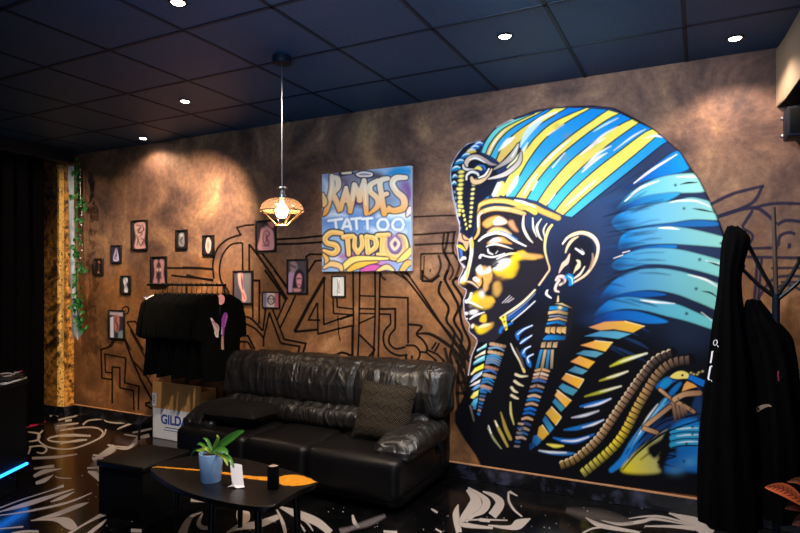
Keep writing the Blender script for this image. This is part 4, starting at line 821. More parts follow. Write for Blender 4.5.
# ---- line drawing on the wall
LW = Ribbons(lambda x, y, k: onY(x, y, -.0012 - k * .00001), .8)
D_ = (26, 19, 17)
for s, w in (('u 345,132 295,135 250,147 270,186', 1.8), ('u 275,184 200,210 145,262 122,340 128,420', 2), ('u 278,228 220,238 175,290 158,360 165,430 200,480 215,530', 1.8), ('u 280,228 281,380', 1.8), ('u 315,235 316,378', 1.8), ('u 315,235 370,305 440,405 520,530', 2.2), ('u 385,285 450,370 520,475', 2), ('u -40,360 40,362 120,370', 2.2), ('u -20,400 40,415 125,430', 2.2), ('u 455,210 580,204 708,190', 2), ('u 455,236 580,233 708,224', 2),
             ('u 708,290 640,289 620,302 618,330', 2), ('u 708,320 668,325 630,385', 2), ('u 325,430 370,430 372,500', 1.8), ('v 120,55 157,56 155,290', 1.7), ('v 120,85 122,258', 1.7), ('v 185,0 240,75 297,160', 2.2), ('v 235,0 270,45 305,90', 2), ('v 302,150 250,268', 1.8), ('v 350,135 320,200 268,308', 1.8), ('v 45,246 110,258 172,322', 2), ('v 55,275 130,310 180,362', 2), ('v 190,208 175,325', 1.7), ('v 210,226 180,360 179,410', 1.7), ('v 210,228 240,310 270,390', 1.9), ('v 228,212 262,300 290,372', 1.8),
             ('v 270,390 370,408 364,442', 2), ('v 290,370 405,392 388,445', 2), ('v 45,350 95,350 132,422', 2), ('v 45,380 95,384 122,428', 1.8), ('v 505,38 420,185 345,328', 3.4), ('v 342,330 465,318', 2.4), ('v 503,40 500,160 500,290', 1.7), ('v 498,292 580,262 656,236', 1.8), ('v 465,175 418,266 482,268', 1.9), ('v 467,175 469,338', 1.7), ('v 465,343 560,318 660,294', 2), ('v 550,150 552,232 656,239', 1.7), ('v 570,150 572,198 656,208', 1.7), ('v 575,245 580,340 588,378', 1.1), ('v 566,452 600,440 645,456', 2.2),
             ('w 70,5 72,305', 1.8), ('w 68,300 66,468', 2.6), ('w 106,5 101,330 95,468', 1.8), ('w 187,8 188,230 180,440 172,470', 1.9), ('w 213,8 209,250 204,468', 1.9), ('w 105,137 186,140', 1.5), ('w 100,206 187,208', 1.7), ('w 213,208 295,207 294,315', 2.2), ('w 100,232 187,233', 1.5), ('w 211,235 268,236 271,285', 1.9), ('w -2,264 72,240', 1.6), ('w 100,286 187,246', 1.7), ('w 104,345 185,425 152,466', 2), ('w 214,142 362,148 363,392', 1.9),
             ('w 272,286 236,330 234,390 262,432 310,455 360,452', 2), ('w 294,315 265,350 264,392 298,420 350,410', 2), ('w 350,402 400,405 426,440 416,476 385,492 355,478 352,448', 2), ('w 378,464 388,466', 3), ('w 364,290 435,300 408,340 440,372 464,412 460,442', 2.2), ('w 410,340 480,342 560,388 620,440 662,525', [1.5, 3, 3.4, 3.4, 2.5]), ('w 320,10 400,105 500,240 600,362 690,490', [1.6, 2, 2.4, 2.8, 2.6]), ('w 352,8 460,165 560,320 640,430', [1.4, 2, 2, 2]), ('w 430,436 460,440 512,482 488,502', 2), ('w 470,428 520,450 582,514', 2), ('w 505,436 530,390', 2), ('w 488,424 514,385', 2),
             ('w 540,58 528,120 578,200 568,270 610,340 588,450 600,505', 2.6), ('w 576,0 560,50 602,130 632,200 608,270 650,350 640,430 664,505', 2.8), ('w 640,40 602,64 652,150 640,220 655,300 690,380 682,440 650,500', 2.8), ('w 440,0 440,58 490,62 532,28', 2.2), ('w 590,300 640,380 690,470', 2.4), ('w 690,400 668,470 640,520', 2.4),
             ('x 190,160 320,153 452,150', 1.5), ('x 192,266 330,256 452,246', 2), ('x 205,325 330,318 445,314', 2), ('x 240,378 340,376 440,374', 2), ('x 242,378 240,533', 1.5), ('x 345,385 360,440 342,498 295,532 258,505', 2.2), ('x 262,390 258,500', 1.3), ('x 293,475 303,476', 3), ('x 405,250 392,330 384,370 410,440 380,533', 2.4), ('x 440,250 432,360 470,440 440,533', 2.4), ('x 380,255 374,360 432,470 410,533', 2), ('x 0,490 18,520 35,533', 2), ('x 80,482 160,533', 1.8), ('x 130,482 180,512', 1.8),
             ('y 220,72 190,115 140,130 146,320 215,330', 1.5), ('y 305,186 165,160 170,280 215,286', 1.5), ('y 214,246 265,250 266,384 355,405 360,533', 1.6), ('y 214,246 215,490', 1.6), ('y 305,186 297,350 392,376 388,533', 1.6), ('y 282,20 340,180 400,320 480,470', 1.9), ('y 335,0 440,190', 1.5), ('y 358,210 430,290 488,385', 1.6), ('y 432,490 470,480', 2), ('y 434,498 480,525', 1.8), ('y 336,436 340,438', 2.4),
             ('i 362,412 372,404 382,412 376,426 364,424 362,412', 1.3), ('i 376,450 400,448 432,492', 1.6), ('i 376,450 425,533', 1.5), ('i 370,500 388,533', 1.4), ('i 298,533 330,522 345,498', 1.4), ('i 490,290 560,291 632,293', 1.9), ('i 508,312 560,318 632,325', 1.9),
             ('q 60,-10 80,60 130,150 165,255', 3), ('q 88,0 132,90 152,180 118,262', 3), ('q 108,130 160,136', 3), ('q 106,178 160,176', 3), ('q 108,40 142,130 152,250 108,292', 3.4), ('q 120,60 112,180 130,300', 3.4), ('q 130,-20 150,100 160,200', 3)):
    if isinstance(w, list): LW.add(P(s), w, D_, sm=True)
    elif s[0] in 'xq': LW.add(P(s), w, D_, sm=len(P(s)) > 2 and s not in ('x 240,378 340,376 440,374',), al=.72)
    else: LW.add(P(s), w, D_, sm=(s[0] in 'wxqiu' and len(P(s)) > 4) or s[:6] in ('v 45,2', 'v 55,2', 'v 566,', 'u 278,', 'z'))
tag(obj('wall_drawing', LW.mesh('wall_drawing'), M_PAINT, smooth=False, loc=onY(300, 330, 0)), 'black graffiti-style line drawing painted across the brown wall behind the sofa and clothes rail', 'wall drawing')
LN = Ribbons(lambda x, y, k: onY(x, y, -.0012 - k * .00001), 1.2)
for s, w in (('z 0,142 100,95 222,65', 3), ('z 215,65 180,128 110,165 30,192', 3), ('z 30,192 100,168 182,155 232,180 272,222', 3.4), ('z 180,155 240,140 300,136 420,140', 3), ('z 175,165 132,232', 3), ('z 275,224 320,206 420,220', 3.2), ('z 280,312 286,272 320,256 350,262', 3), ('z 318,310 332,312', 5), ('z 150,322 280,318', 2.6), ('z 150,356 260,358 420,362', 2.8), ('z 195,360 186,480 176,600', 3), ('z 212,360 202,480 190,600', 2.6), ('z 250,402 420,400', 2.4), ('z 290,460 420,458', 2.4), ('z 190,540 268,442 420,440', 2.6), ('z 240,500 320,470 420,520', 2.6), ('z 130,235 175,270 150,320', 2.6)):
    LN.add(P(s), w, (44, 42, 66), al=.8)
tag(obj('wall_drawing', LN.mesh('wall_drawing'), M_PAINT, smooth=False, loc=onY(760, 230, 0)), 'faded navy line drawing on the brown wall to the right of the painted pharaoh', 'wall drawing')

# ---- pharaoh
STEP = .0042
gx = np.arange(onY(444, 300).x, onY(733, 300).x, STEP); gz = np.arange(.127, 2.96, STEP)
XX, ZZ = np.meshgrid(gx, gz); pts = np.stack([XX.ravel(), np.full(XX.size, -.004), ZZ.ravel()], 1)
g = Paint(*project(pts)); paint_mural(g)
tag(obj('pharaoh_mural', grid_mesh('pharaoh_mural', pts, len(gx), len(gz), g), M_PAINT, smooth=False, loc=((gx[0] + gx[-1]) / 2, 0, .127)), 'large painted mural of a pharaoh in blue and yellow striped headdress facing left', 'mural')

# ---- sprayed canvas
YP = -.045
c00, c11 = onY(322, 172.5, YP), onY(411, 271, YP)
x0, x1, z1, z0 = c00.x, c11.x, onY(366, 170, YP).z, onY(366, 271.2, YP).z
t = thing('canvas_sign', 'square graffiti canvas lettered RAMSES TATTOO STUDIO on the brown wall', 'sign', ((x0 + x1) / 2, 0, z0))
bm = bmesh.new(); box(bm, (x0, YP + .002, z0), (x1, -.002, z1), bev=.003); obj('canvas', bm, mat('canvas_edge', (206, 206, 214), .7), t)
gx = np.linspace(x0, x1, 230); gz = np.linspace(z0, z1, 260); XX, ZZ = np.meshgrid(gx, gz)
pts = np.stack([XX.ravel(), np.full(XX.size, YP), ZZ.ravel()], 1); g = Paint(*project(pts)); paint_poster(g)
obj('lettering_print', grid_mesh('lettering_print', pts, 230, 260, g), M_CANVASPRINT, t, smooth=False)

# ---- framed tattoo photographs
PH = [((93.5, 258.4, 102.3, 275.6), 'tiny dark framed tattoo photo, farthest left on the brown wall'), ((110.4, 245, 120.5, 263.5), 'small black framed photo of a lavender bottle-shaped tattoo, second from the left'), ((131, 220, 146.8, 250.3), 'black framed photo of a tattooed pinkish back, highest of the left group'),
      ((175, 229.7, 186.6, 249.3), 'small grey framed tattoo photo hanging above the middle of the clothes rail'), ((201.8, 235, 213.3, 255.4), 'small framed photo of a dark oval tattoo above the right end of the rail'), ((150.2, 256.4, 166, 286.4), 'framed photo of a mauve chest tattoo touching the left end of the clothes rail'),
      ((119.8, 275.6, 130, 294.2), 'small framed photo of a pale blue-white tattooed arm, left of the clothes rail'), ((108, 310, 123.9, 339.4), 'lowest framed tattoo photo on the wall, beside the left sleeve of the hanging shirts'), ((255, 220, 275.6, 252), 'framed photo of a pink tattooed back directly under the pendant lamp'),
      ((232.4, 270.6, 252.3, 304.3), 'framed photo of a pink forearm on grey, right of the printed shirt'), ((261.8, 291.5, 279.3, 308.4), 'small nearly square framed photo of a dark face tattoo on white and red'), ((286.4, 259, 307.3, 294.2), 'framed photo of a dark-haired woman with tattoos, left of the graffiti canvas'), ((331, 275.6, 345, 297.2), 'small framed white photo of a line tattoo just below the graffiti canvas')]
for k, ((a, b, c, d), lab) in enumerate(PH):
    yf = -.022; p0 = onY(a, (b + d) / 2, yf); p1 = onY(c, (b + d) / 2, yf); zt = onY((a + c) / 2, b, yf).z; zb_ = onY((a + c) / 2, d, yf).z
    t = thing('picture_frame', lab, 'picture frame', ((p0.x + p1.x) / 2, 0, zb_), 'framed tattoo photographs on the brown wall')
    fw = .016 if k not in (10, 12) else .012
    bm = bmesh.new()
    for lo, hi in (((p0.x, yf, zb_), (p0.x + fw, -.003, zt)), ((p1.x - fw, yf, zb_), (p1.x, -.003, zt)), ((p0.x + fw, yf, zb_), (p1.x - fw, -.003, zb_ + fw)), ((p0.x + fw, yf, zt - fw), (p1.x - fw, -.003, zt))): box(bm, lo, hi, bev=.002)
    box(bm, (p0.x + .004, -.01, zb_ + .004), (p1.x - .004, -.003, zt - .004))
    obj('frame', bm, M_FRAME, t)
    gx = np.linspace(p0.x + fw, p1.x - fw, 36); gz = np.linspace(zb_ + fw, zt - fw, 56); XX, ZZ = np.meshgrid(gx, gz)
    U = (XX - gx[0]) / (gx[-1] - gx[0]) * 10; V = (gz[-1] - ZZ) / (gz[-1] - gz[0]) * 16
    g = Paint(U.ravel(), V.ravel()); paint_photo(g, k)
    obj('photograph', grid_mesh('photograph', np.stack([XX.ravel(), np.full(XX.size, -.013), ZZ.ravel()], 1), 36, 56, g), M_PRINT, t, smooth=False)

# ================================================================== lamps
def downlight(loc, label):
    t = thing('ceiling_downlight', label, 'ceiling light', loc, 'recessed ceiling downlights')
    bm = bmesh.new(); c = Vector(loc)
    lathe(bm, [(.036, .0), (.05, .0), (.052, -.004), (.046, -.009), (.036, -.006)], c, 24, cap=False); obj('trim_ring', bm, M_METAL, t)
    bm = bmesh.new(); lathe(bm, [(.0355, -.003), (.03, -.008), (.012, -.011), (.002, -.0115)], c, 20); obj('lens', bm, M_DISC, t)
    return t
DL = [((185, 101), 'recessed downlight on the dark ceiling nearest above the hanging shirts', 420), ((505, 36), 'bright recessed downlight on the ceiling above the painted pharaoh headdress', 105), ((735, 38), 'recessed downlight close to the wall top at the far right', 46), ((143, 138), 'farthest recessed downlight, near the wall top at the left', 26), ((178, 2), 'recessed downlight at the top edge of the photo, left of the pendant', 60)]
def spot(name, loc, e, size=100, blend=.8, col=(1, .80, .58), tgt=None, rad=.035):
    l = bpy.data.lights.new(name, 'SPOT'); l.energy = e; l.spot_size = math.radians(size); l.spot_blend = blend; l.color = col; l.shadow_soft_size = rad
    o = bpy.data.objects.new(name, l); COL.objects.link(o); o.location = loc
    if tgt is not None: o.rotation_euler = (Vector(tgt) - Vector(loc)).to_track_quat('-Z', 'Y').to_euler()
    return o
for k, ((px, py), lab, e) in enumerate(DL):
    c = onZ(px, py, H); downlight(c, lab)
    spot('downlight_or_fill_beam', c + Vector((0, 0, -.03)), e, (78, 130, 124, 150, 130)[k], (.75, .55, .5, .5, .55)[k], (1, .74, .48) if k in (0, 3) else ((1, .76, .54) if k == 2 else (1, .9, .8)), (-4.85, -.02, 1.8) if k == 0 else None)
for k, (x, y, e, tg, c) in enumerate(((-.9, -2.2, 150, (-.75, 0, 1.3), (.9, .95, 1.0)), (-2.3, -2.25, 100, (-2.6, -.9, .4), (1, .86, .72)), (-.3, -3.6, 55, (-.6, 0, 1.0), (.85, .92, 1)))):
    spot('downlight_or_fill_beam', (x, y, H - .03), e, 110, .8, c, tg)  # added spots out of view, without fittings, to light mural and table

spot('downlight_or_fill_beam', (-5.3, -2.1, H - .03), 130, 60, .6, (1, .78, .5), (-6.75, -.1, 1.5))  # unseen spot added to brighten the pillar corner
spot('downlight_or_fill_beam', (-3.9, -2.3, H - .03), 80, 34, .8, (1, .92, .82), (-4.6, -.28, .36))  # another added spot, out of view, brightening the carton
spot('added_ceiling_fill', (-.9, -4.4, 1.7), 175, 84, 1.0, (.30, .66, 1.0), (-1.45, -1.7, H))  # unseen blue light added to lift the middle of the ceiling

# pendant
pc = onZ(282, 57, H); px_, py_ = pc.x, pc.y
t = thing('pendant_lamp', 'pendant lamp with diamond-shaped wire cage and glowing bulb hanging from the ceiling', 'pendant lamp', (px_, py_, H))
bm = bmesh.new(); lathe(bm, [(.062, 0), (.064, -.03), (.058, -.044), (.01, -.046)], (px_, py_, H), 28); obj('ceiling_rose', bm, M_SPK, t)
zs = onY(283, 196, py_).z; zr = onY(283, 211, py_).z; ze = onY(283, 224.5, py_).z
Rm = 21.5 * ((px_ - CAM.x) * FX + (py_ - CAM.y) * FY) / FL
zt_ = onY(283, 198.5, py_).z
bm = bmesh.new(); tube(bm, [(px_, py_, H - .04), (px_, py_, zs)], .0042, 8); obj('rod', bm, M_CHROME, t)
zso = onY(283, 187, py_).z
bm = bmesh.new(); lathe(bm, [(.008, zso + .006), (.034, zso), (.036, zso - .012), (.02, zso - .018), (.02, zso - .05), (.026, zso - .054), (.024, zso - .074), (.03, zso - .08), (.05, zt_ + .004), (.05, zt_)], (px_, py_, 0), 24); obj('socket', bm, M_CHROME, t)
gl, nt, b = newmat('amber_tinted_glass'); b.inputs['Base Color'].default_value = (.22, .13, .08, 1); b.inputs['Roughness'].default_value = .15; b.inputs['Alpha'].default_value = .4; b.inputs['Specular IOR Level'].default_value = .8
bm = bmesh.new(); prof = [(.05, zt_)] + [(.05 + (Rm - .05) * math.sin(q * PI / 2), zr + (zt_ - zr) * math.cos(q * PI / 2)) for q in np.linspace(.25, 1, 9)]
lathe(bm, prof + [(r - .002, z) for r, z in prof[::-1]], (px_, py_, 0), 40, cap=False); obj('dome', bm, gl, t)
bm = bmesh.new(); Rb = Rm * .30
for k in range(8):
    a = k * PI / 4 + .25
    tube(bm, [(px_ + Rm * math.cos(a), py_ + Rm * math.sin(a), zr), (px_ + Rb * math.cos(a), py_ + Rb * math.sin(a), ze)], .0042, 6)
for R_, z in ((Rm, zr), (Rb, ze)):
    tube(bm, [(px_ + R_ * math.cos(q), py_ + R_ * math.sin(q), z) for q in np.linspace(0, 2 * PI, 41)], .0042, 6)
obj('wire_cage', bm, M_BRASS, t)
bm = bmesh.new(); zc = zr - .002; lathe(bm, [(.012, zc + .075), (.016, zc + .055), (.03, zc + .035), (.042, zc + .01), (.044, zc - .008), (.036, zc - .03), (.018, zc - .043), (.002, zc - .046)], (px_, py_, 0), 24); obj('bulb', bm, M_BULB, t)
l = bpy.data.lights.new('pendant_glow', 'POINT'); l.energy = 26; l.color = (1, .72, .42); l.shadow_soft_size = .05
o = bpy.data.objects.new('pendant_glow', l); COL.objects.link(o); o.location = (px_, py_, zr - .07)

# ================================================================== sofa
SX0, SX1, SYF, SYB = -3.885, -1.80, -.955, -.08
t = thing('leather_sofa', 'black leather three-seat sofa with creased back cushions against the brown wall', 'sofa', ((SX0 + SX1) / 2, (SYF + SYB) / 2, 0))
bm = bmesh.new(); rbox(bm, (SX0 + .02, SYF + .05, .03), (SX1, SYB, .30), .05, (30, 14, 8)); obj('base', bm, M_LEATHER2, t)
sx = [SX0, -3.148, -2.561, SX1 + .005]
for a, b_, s in zip(sx, sx[1:], (1, 2, 3)):
    bm = bmesh.new()
    rbox(bm, (a + .002, SYF, .085), (b_ - .002, -.30, .375), .055, (30, 26, 14), (0, .012, .02), .003, (3, 3, 3), s); obj('seat_cushion', bm, M_LEATHER2, t)
mid = onY(358, 370, -.3).x
bx0_, bx1_ = onY(229, 358, -.25).x, SX1 + .08
def back(q):                                            # leaning, bulging back with a stitched seam
    x = (bx0_ + bx1_) / 2 + q.x * (bx1_ - bx0_) / 2
    groove = math.exp(-((x - mid) / .022) ** 2) * .028 + .012 * math.exp(-((x - mid - .05 * q.z) / .07) ** 2)
    f = .5 + .5 * -q.y
    return Vector((0, .05 * max(0, q.z) + groove * f, -groove * .35 * max(0, q.z)))
bm = bmesh.new(); rbox(bm, (bx0_, -.37, .535), (bx1_, -.07, .928), .085, (190, 18, 44), (.0, .035, .008), .013, (7.0, 5.0, 3.0), 5, shear=back, wr2=.007); obj('back_cushion', bm, M_LEATHER, t)
bm = bmesh.new(); rbox(bm, (bx0_ + .1, -.43, .36), (bx1_ - .1, -.12, .565), .085, (150, 12, 18), (0, .03, .01), .012, (7, 5, 3.5), 3, wr2=.007); obj('lumbar_cushion', bm, M_LEATHER, t)
bm = bmesh.new(); rbox(bm, (SX0 + .2, -.22, .1), (SX1 + .03, -.055, .86), .06, (30, 6, 12)); obj('back_panel', bm, M_LEATHER2, t)
def arm(x0, x1, s, sgn):
    bm = bmesh.new()
    def sh(q):                                         # pinched, drooping front end
        f = max(0, -q.y); return Vector((sgn * .09 * f ** 2 * (1 if q.x * sgn > 0 else .2) * 0 - sgn * .02 * f ** 2, 0, -(.03 + .05 * (q.z > 0)) * f ** 2.2))
    rbox(bm, (x0, -.86, .355), (x1, -.18, .515), .078, (22, 60, 18), (0, 0, .012), .009, (5, 13, 4), s, shear=sh, wr2=.005)
    return obj('armrest', bm, M_LEATHER, t)
arm(SX1 - .25, SX1 + .07, 4, 1); arm(SX0 - .06, SX0 + .30, 6, -1)
for x in (SX0 + .12, SX1 - .12):
    for y in (SYF + .15, SYB - .1):
        bm = bmesh.new(); box(bm, (x - .03, y - .03, 0), (x + .03, y + .03, .06), bev=.004); obj('foot', bm, M_BLACK, t)

def patterned(name, k1=9.0, k2=54.0, lc=(84, 72, 58)):
    m, nt, b = newmat(name)
    tc = N(nt, 'ShaderNodeTexCoord'); s = N(nt, 'ShaderNodeSeparateXYZ'); nt.links.new(tc.outputs['Generated'], s.inputs[0])
    def mth(op, a, bb=None, c=None):
        n = N(nt, 'ShaderNodeMath', _operation=op)
        for i, v in enumerate((a, bb, c)):
            if v is None: continue
            if isinstance(v, (int, float)): n.inputs[i].default_value = v
            else: nt.links.new(v, n.inputs[i])
        return n.outputs[0]
    gx_, gz_ = s.outputs['X'], s.outputs['Z']
    u = mth('ADD', gx_, gz_); v = mth('SUBTRACT', gx_, gz_)
    cu = mth('FLOOR', mth('MULTIPLY', u, k1 * .55)); cv = mth('FLOOR', mth('MULTIPLY', v, k1 * .55))
    par = mth('MODULO', mth('ABSOLUTE', mth('ADD', cu, cv)), 2.0)
    su = mth('LESS_THAN', mth('FRACT', mth('MULTIPLY', u, k2 * .55)), .26); sv = mth('LESS_THAN', mth('FRACT', mth('MULTIPLY', v, k2 * .55)), .26)
    f = mth('ADD', mth('MULTIPLY', par, su), mth('MULTIPLY', mth('SUBTRACT', 1.0, par), sv))
    mx = N(nt, 'ShaderNodeMix', _data_type='RGBA'); mx.inputs[6].default_value = L4((9, 8, 8)); mx.inputs[7].default_value = L4(lc); nt.links.new(f, mx.inputs[0])
    nt.links.new(mx.outputs[2], b.inputs['Base Color']); b.inputs['Roughness'].default_value = .8; b.inputs['Specular IOR Level'].default_value = .06
    return m
M_WEAVE = patterned('basket_weave_cushion')
def cushion(bm, w, h, th, n=26):
    """square pillow in its own frame: x across, z up, y thick"""
    vs = {}
    for side in (-1, 1):
        for i in range(n + 1):
            for j in range(n + 1):
                a, b_ = 2 * i / n - 1, 2 * j / n - 1
                if side == 1 and (abs(a) == 1 or abs(b_) == 1): vs[(1, i, j)] = vs[(-1, i, j)]; continue
                pin = 1 - .055 * (1 - b_ * b_) * abs(a) ** 3; pin2 = 1 - .055 * (1 - a * a) * abs(b_) ** 3
                d = ((1 - a ** 4) * (1 - b_ ** 4)) ** .6
                vs[(side, i, j)] = bm.verts.new((a * w / 2 * pin, side * th / 2 * d + .006 * noise.noise(Vector((a * 2, side, b_ * 2))) * d, b_ * h / 2 * pin2))
    for side in (-1, 1):
        for i in range(n):
            for j in range(n):
                q = [vs[(side, i, j)], vs[(side, i + 1, j)], vs[(side, i + 1, j + 1)], vs[(side, i, j + 1)]]
                bm.faces.new(q if side < 0 else q[::-1])
    return bm
def place(o, loc, rot): o.location = loc; o.rotation_euler = rot
bm = bmesh.new(); cushion(bm, .46, .44, .15); o = obj('throw_pillow', bm, M_WEAVE); place(o, (-2.115, -.56, .605), (math.radians(-20), math.radians(3), math.radians(4)))
tag(o, 'black throw pillow with gold basket-weave lines standing upright on the right of the sofa', 'pillow', 'throw pillows on the sofa')
bm = bmesh.new(); cushion(bm, .52, .50, .17); o = obj('throw_pillow', bm, patterned('fine_cord_cushion', 14.0, 80.0, (44, 38, 34))); place(o, (-3.44, -.60, .470), (math.radians(86), 0, math.radians(6)))
tag(o, 'flat dark throw pillow lying on the left seat of the sofa', 'pillow', 'throw pillows on the sofa')

# ================================================================== coffee table and what stands on it
TZ = .42
out = [onZ(a, b_, TZ) for a, b_ in ((150.5, 468.4), (158, 476), (172, 485), (190, 493), (208, 498), (228, 502.5), (250, 506), (264, 507), (274, 505.5), (284, 499.5), (298, 491), (311, 486), (316.5, 482), (308, 476.5), (290, 470.5), (268, 464.5), (245, 459), (222, 456), (200, 455), (178, 458), (160, 463))]
ol = [tuple(p) for p in spline([(p.x, p.y) for p in out], True, 4)]
cx_, cy_ = sum(p[0] for p in ol) / len(ol), sum(p[1] for p in ol) / len(ol)
t = thing('coffee_table', 'low black boat-shaped coffee table with an orange inlaid streak, in front of the sofa', 'coffee table', (cx_, cy_, 0))
bm = bmesh.new(); prism(bm, ol, TZ - .028, TZ, bev=.008); obj('tabletop', bm, M_TABLE, t)
riv_top = ((152, 467.5), (160, 467), (175, 468), (192, 469.2), (208, 470.6), (225, 472.6), (240, 475), (256, 476.6), (268, 477.2), (280, 477), (286, 475.4), (298, 475.4), (308, 478), (316, 482)); riv_bot = ((316, 482.3), (306, 485), (296, 486), (284, 485.6), (276, 482.6), (262, 480.6), (250, 479), (236, 476.6), (222, 474), (205, 471.7), (190, 470.2), (172, 468.9), (160, 467.8))
rv = []
for k, (a, b_) in enumerate(riv_top + riv_bot):
    p = onZ(a, b_, TZ); rv.append((p.x, p.y))
sp = spline(rv, True, 5); sp = [(a + .004 * noise.noise(Vector((a * 50, b_ * 50, 0))), b_ + .008 * noise.noise(Vector((a * 40, b_ * 40, 3)))) for a, b_ in sp]
bm = bmesh.new(); prism(bm, sp, TZ - .003, TZ + .0025); obj('orange_inlay', bm, M_EPOXY, t, smooth=False, label='glowing orange live-edge inlay')
for (a, b_) in ((296, 489), (258, 499), (212, 492), (178, 474), (240, 466)):
    p = onZ(a, b_, TZ - .02)
    bm = bmesh.new(); d = Vector((p.x - cx_, p.y - cy_, 0)) * .05
    tube(bm, [p - Vector((0, 0, .012)), Vector((p.x, p.y, 0)) + d], [.022, .016], 12); obj('leg', bm, M_BLACK, t)
    if a == 212: pass

def leafmesh(bm, pts, w, fold=.25, mi=0, n=10, face=.75):
    """one leaf blade along a curve: pointed, folded on the midrib, a little thickness"""
    s = spline([tuple(p) for p in pts], False, 6); L = len(s); rows = []
    for i, p in enumerate(s):
        u = i / (L - 1); tdir = Vector(s[min(i + 1, L - 1)]) - Vector(s[max(i - 1, 0)]); tdir.normalize()
        side = tdir.cross(Vector((0, 0, 1)) * (1 - face) + (Vector(s[0]) - CAM).normalized() * -face)
        if side.length < .1: side = Vector((1, 0, 0))
        side.normalize(); up = side.cross(tdir).normalized()
        ww = w * (math.sin(PI * min(1, u * .93 + .05)) ** .75) * (1 - .25 * u)
        p = Vector(p); rows.append([p + side * ww * q + up * (abs(q) * fold * ww) for q in (-1, -.5, 0, .5, 1)])
    top = [[bm.verts.new(q) for q in r] for r in rows]; bot = [[bm.verts.new(q - Vector((0, 0, .0016))) for q in r] for r in rows]
    def quad(a, b_, c, d):
        f = bm.faces.new((a, b_, c, d)); f.material_index = mi
    for i in range(L - 1):
        for j in range(4):
            quad(top[i][j], top[i][j + 1], top[i + 1][j + 1], top[i + 1][j]); quad(bot[i][j + 1], bot[i][j], bot[i + 1][j], bot[i + 1][j + 1])
        quad(top[i][0], top[i + 1][0], bot[i + 1][0], bot[i][0]); quad(top[i][4], bot[i][4], bot[i + 1][4], top[i + 1][4])
    for i in (0, L - 1):
        for j in range(4): quad(top[i][j], bot[i][j], bot[i][j + 1], top[i][j + 1])
    return bm
# orchid in its pot
pb = onZ(211, 480.6, TZ); s_ = .00108 * 4.0; q = ((pb - CAM).x * FX + (pb - CAM).y * FY) / FL   # metres per photo pixel at the pot
pr_b, pr_t, ph = 9.6 * q, 11.9 * q, 28 * q
t = thing('potted_orchid', 'small leafy orchid in a blue-grey pot on the coffee table', 'potted plant', pb)
bm = bmesh.new(); lathe(bm, [(.004, 0), (pr_b, 0), (pr_b + .002, .006), (pr_t, ph - .004), (pr_t - .002, ph), (pr_t - .006, ph), (pr_t - .01, ph - .02), (.004, ph - .022)], pb, 36); obj('pot', bm, M_POT, t)
bm = bmesh.new(); lathe(bm, [(pr_t - .009, ph - .016), (pr_t * .5, ph - .010), (.003, ph - .008)], pb, 24); obj('bark_soil', bm, M_SOIL, t)
top = pb + Vector((0, 0, ph))
def at(px, py, dy=0.0):
    """point at the pot's distance (dy metres nearer the wall)"""
    return onY(px, py, pb.y + dy)
for pts_, w, m_ in (([(213, 453), (220, 446, .01), (230, 438.5, .02), (238, 433.5, .03), (244, 431, .03)], .0265, M_LEAF), ([(212, 453), (215, 445), (218, 438.5), (217, 434.5)], .011, M_LEAF2), ([(211, 453), (219, 449.5, -.03), (225, 451, -.05), (228, 454.5, -.06)], .02, M_LEAF), ([(211, 453), (206, 448.5, -.02), (201, 450, -.03), (196.5, 450.5, -.03)], .013, M_LEAF2), ([(210, 452), (204, 446, .02), (199.5, 443.5, .03), (197, 445, .03)], .010, M_LEAF),
                     ([(213, 452), (210, 446), (207, 440), (203, 438)], .011, M_LEAF), ([(216, 454), (226, 456, -.04), (231, 461, -.06), (234, 468, -.07)], .014, M_LEAF), ([(215, 454), (222, 456, -.05), (226, 461, -.07), (228, 466, -.08)], .010, M_LEAF2), ([(210, 453), (200, 449, .03), (193, 452, .04), (190, 459, .04)], .007, M_IVY)):
    bm = bmesh.new(); leafmesh(bm, [at(*p_) for p_ in pts_], w); obj('leaf', bm, m_, t)
# paper card leaning behind / beside the pot
a0 = onZ(233, 487.5, TZ); tdir = Vector((RX, RY, 0)); fdir = Vector((FX, FY, 0)); qq = q * .97
def cpt(px, py, back=0): return a0 + tdir * ((px - 233) * qq) + fdir * back + Vector((0, 0, (487.5 - py) * qq * 1.0 + (back * .0)))
bm = bmesh.new()
def sheet(bm, rows, th=.0012):
    A = [[bm.verts.new(p) for p in r] for r in rows]; B = [[bm.verts.new(p + fdir * th + Vector((0, 0, -th * .3))) for p in r] for r in rows]
    for i in range(len(rows) - 1):
        for j in range(len(rows[0]) - 1):
            bm.faces.new((A[i][j], A[i][j + 1], A[i + 1][j + 1], A[i + 1][j])); bm.faces.new((B[i][j + 1], B[i][j], B[i + 1][j], B[i + 1][j + 1]))
    n_ = len(rows[0]) - 1; m_ = len(rows) - 1
    for i in range(m_): bm.faces.new((A[i][0], A[i + 1][0], B[i + 1][0], B[i][0])); bm.faces.new((A[i][n_], B[i][n_], B[i + 1][n_], A[i + 1][n_]))
    for j in range(n_): bm.faces.new((A[0][j], B[0][j], B[0][j + 1], A[0][j + 1])); bm.faces.new((A[m_][j], A[m_][j + 1], B[m_][j + 1], B[m_][j]))
sheet(bm, [[cpt(227, 466, .06), cpt(231, 466.6, .058), cpt(235, 467.2, .06), cpt(239, 468.4, .06)], [cpt(229.5, 476, .03), cpt(233, 476.6, .028), cpt(237, 477, .03), cpt(241.5, 478, .03)], [cpt(232, 484.6, .002), cpt(236, 485, .002), cpt(240, 485.6, .002), cpt(244, 486, .002)]])
sheet(bm, [[cpt(232, 484.6, .002), cpt(236, 485, .0), cpt(240, 485.6, .0), cpt(244, 486, .002)], [cpt(227.5, 486.4, -.012), cpt(234, 485.6, -.014), cpt(238, 487, -.02), cpt(245, 486.4, -.012)]])
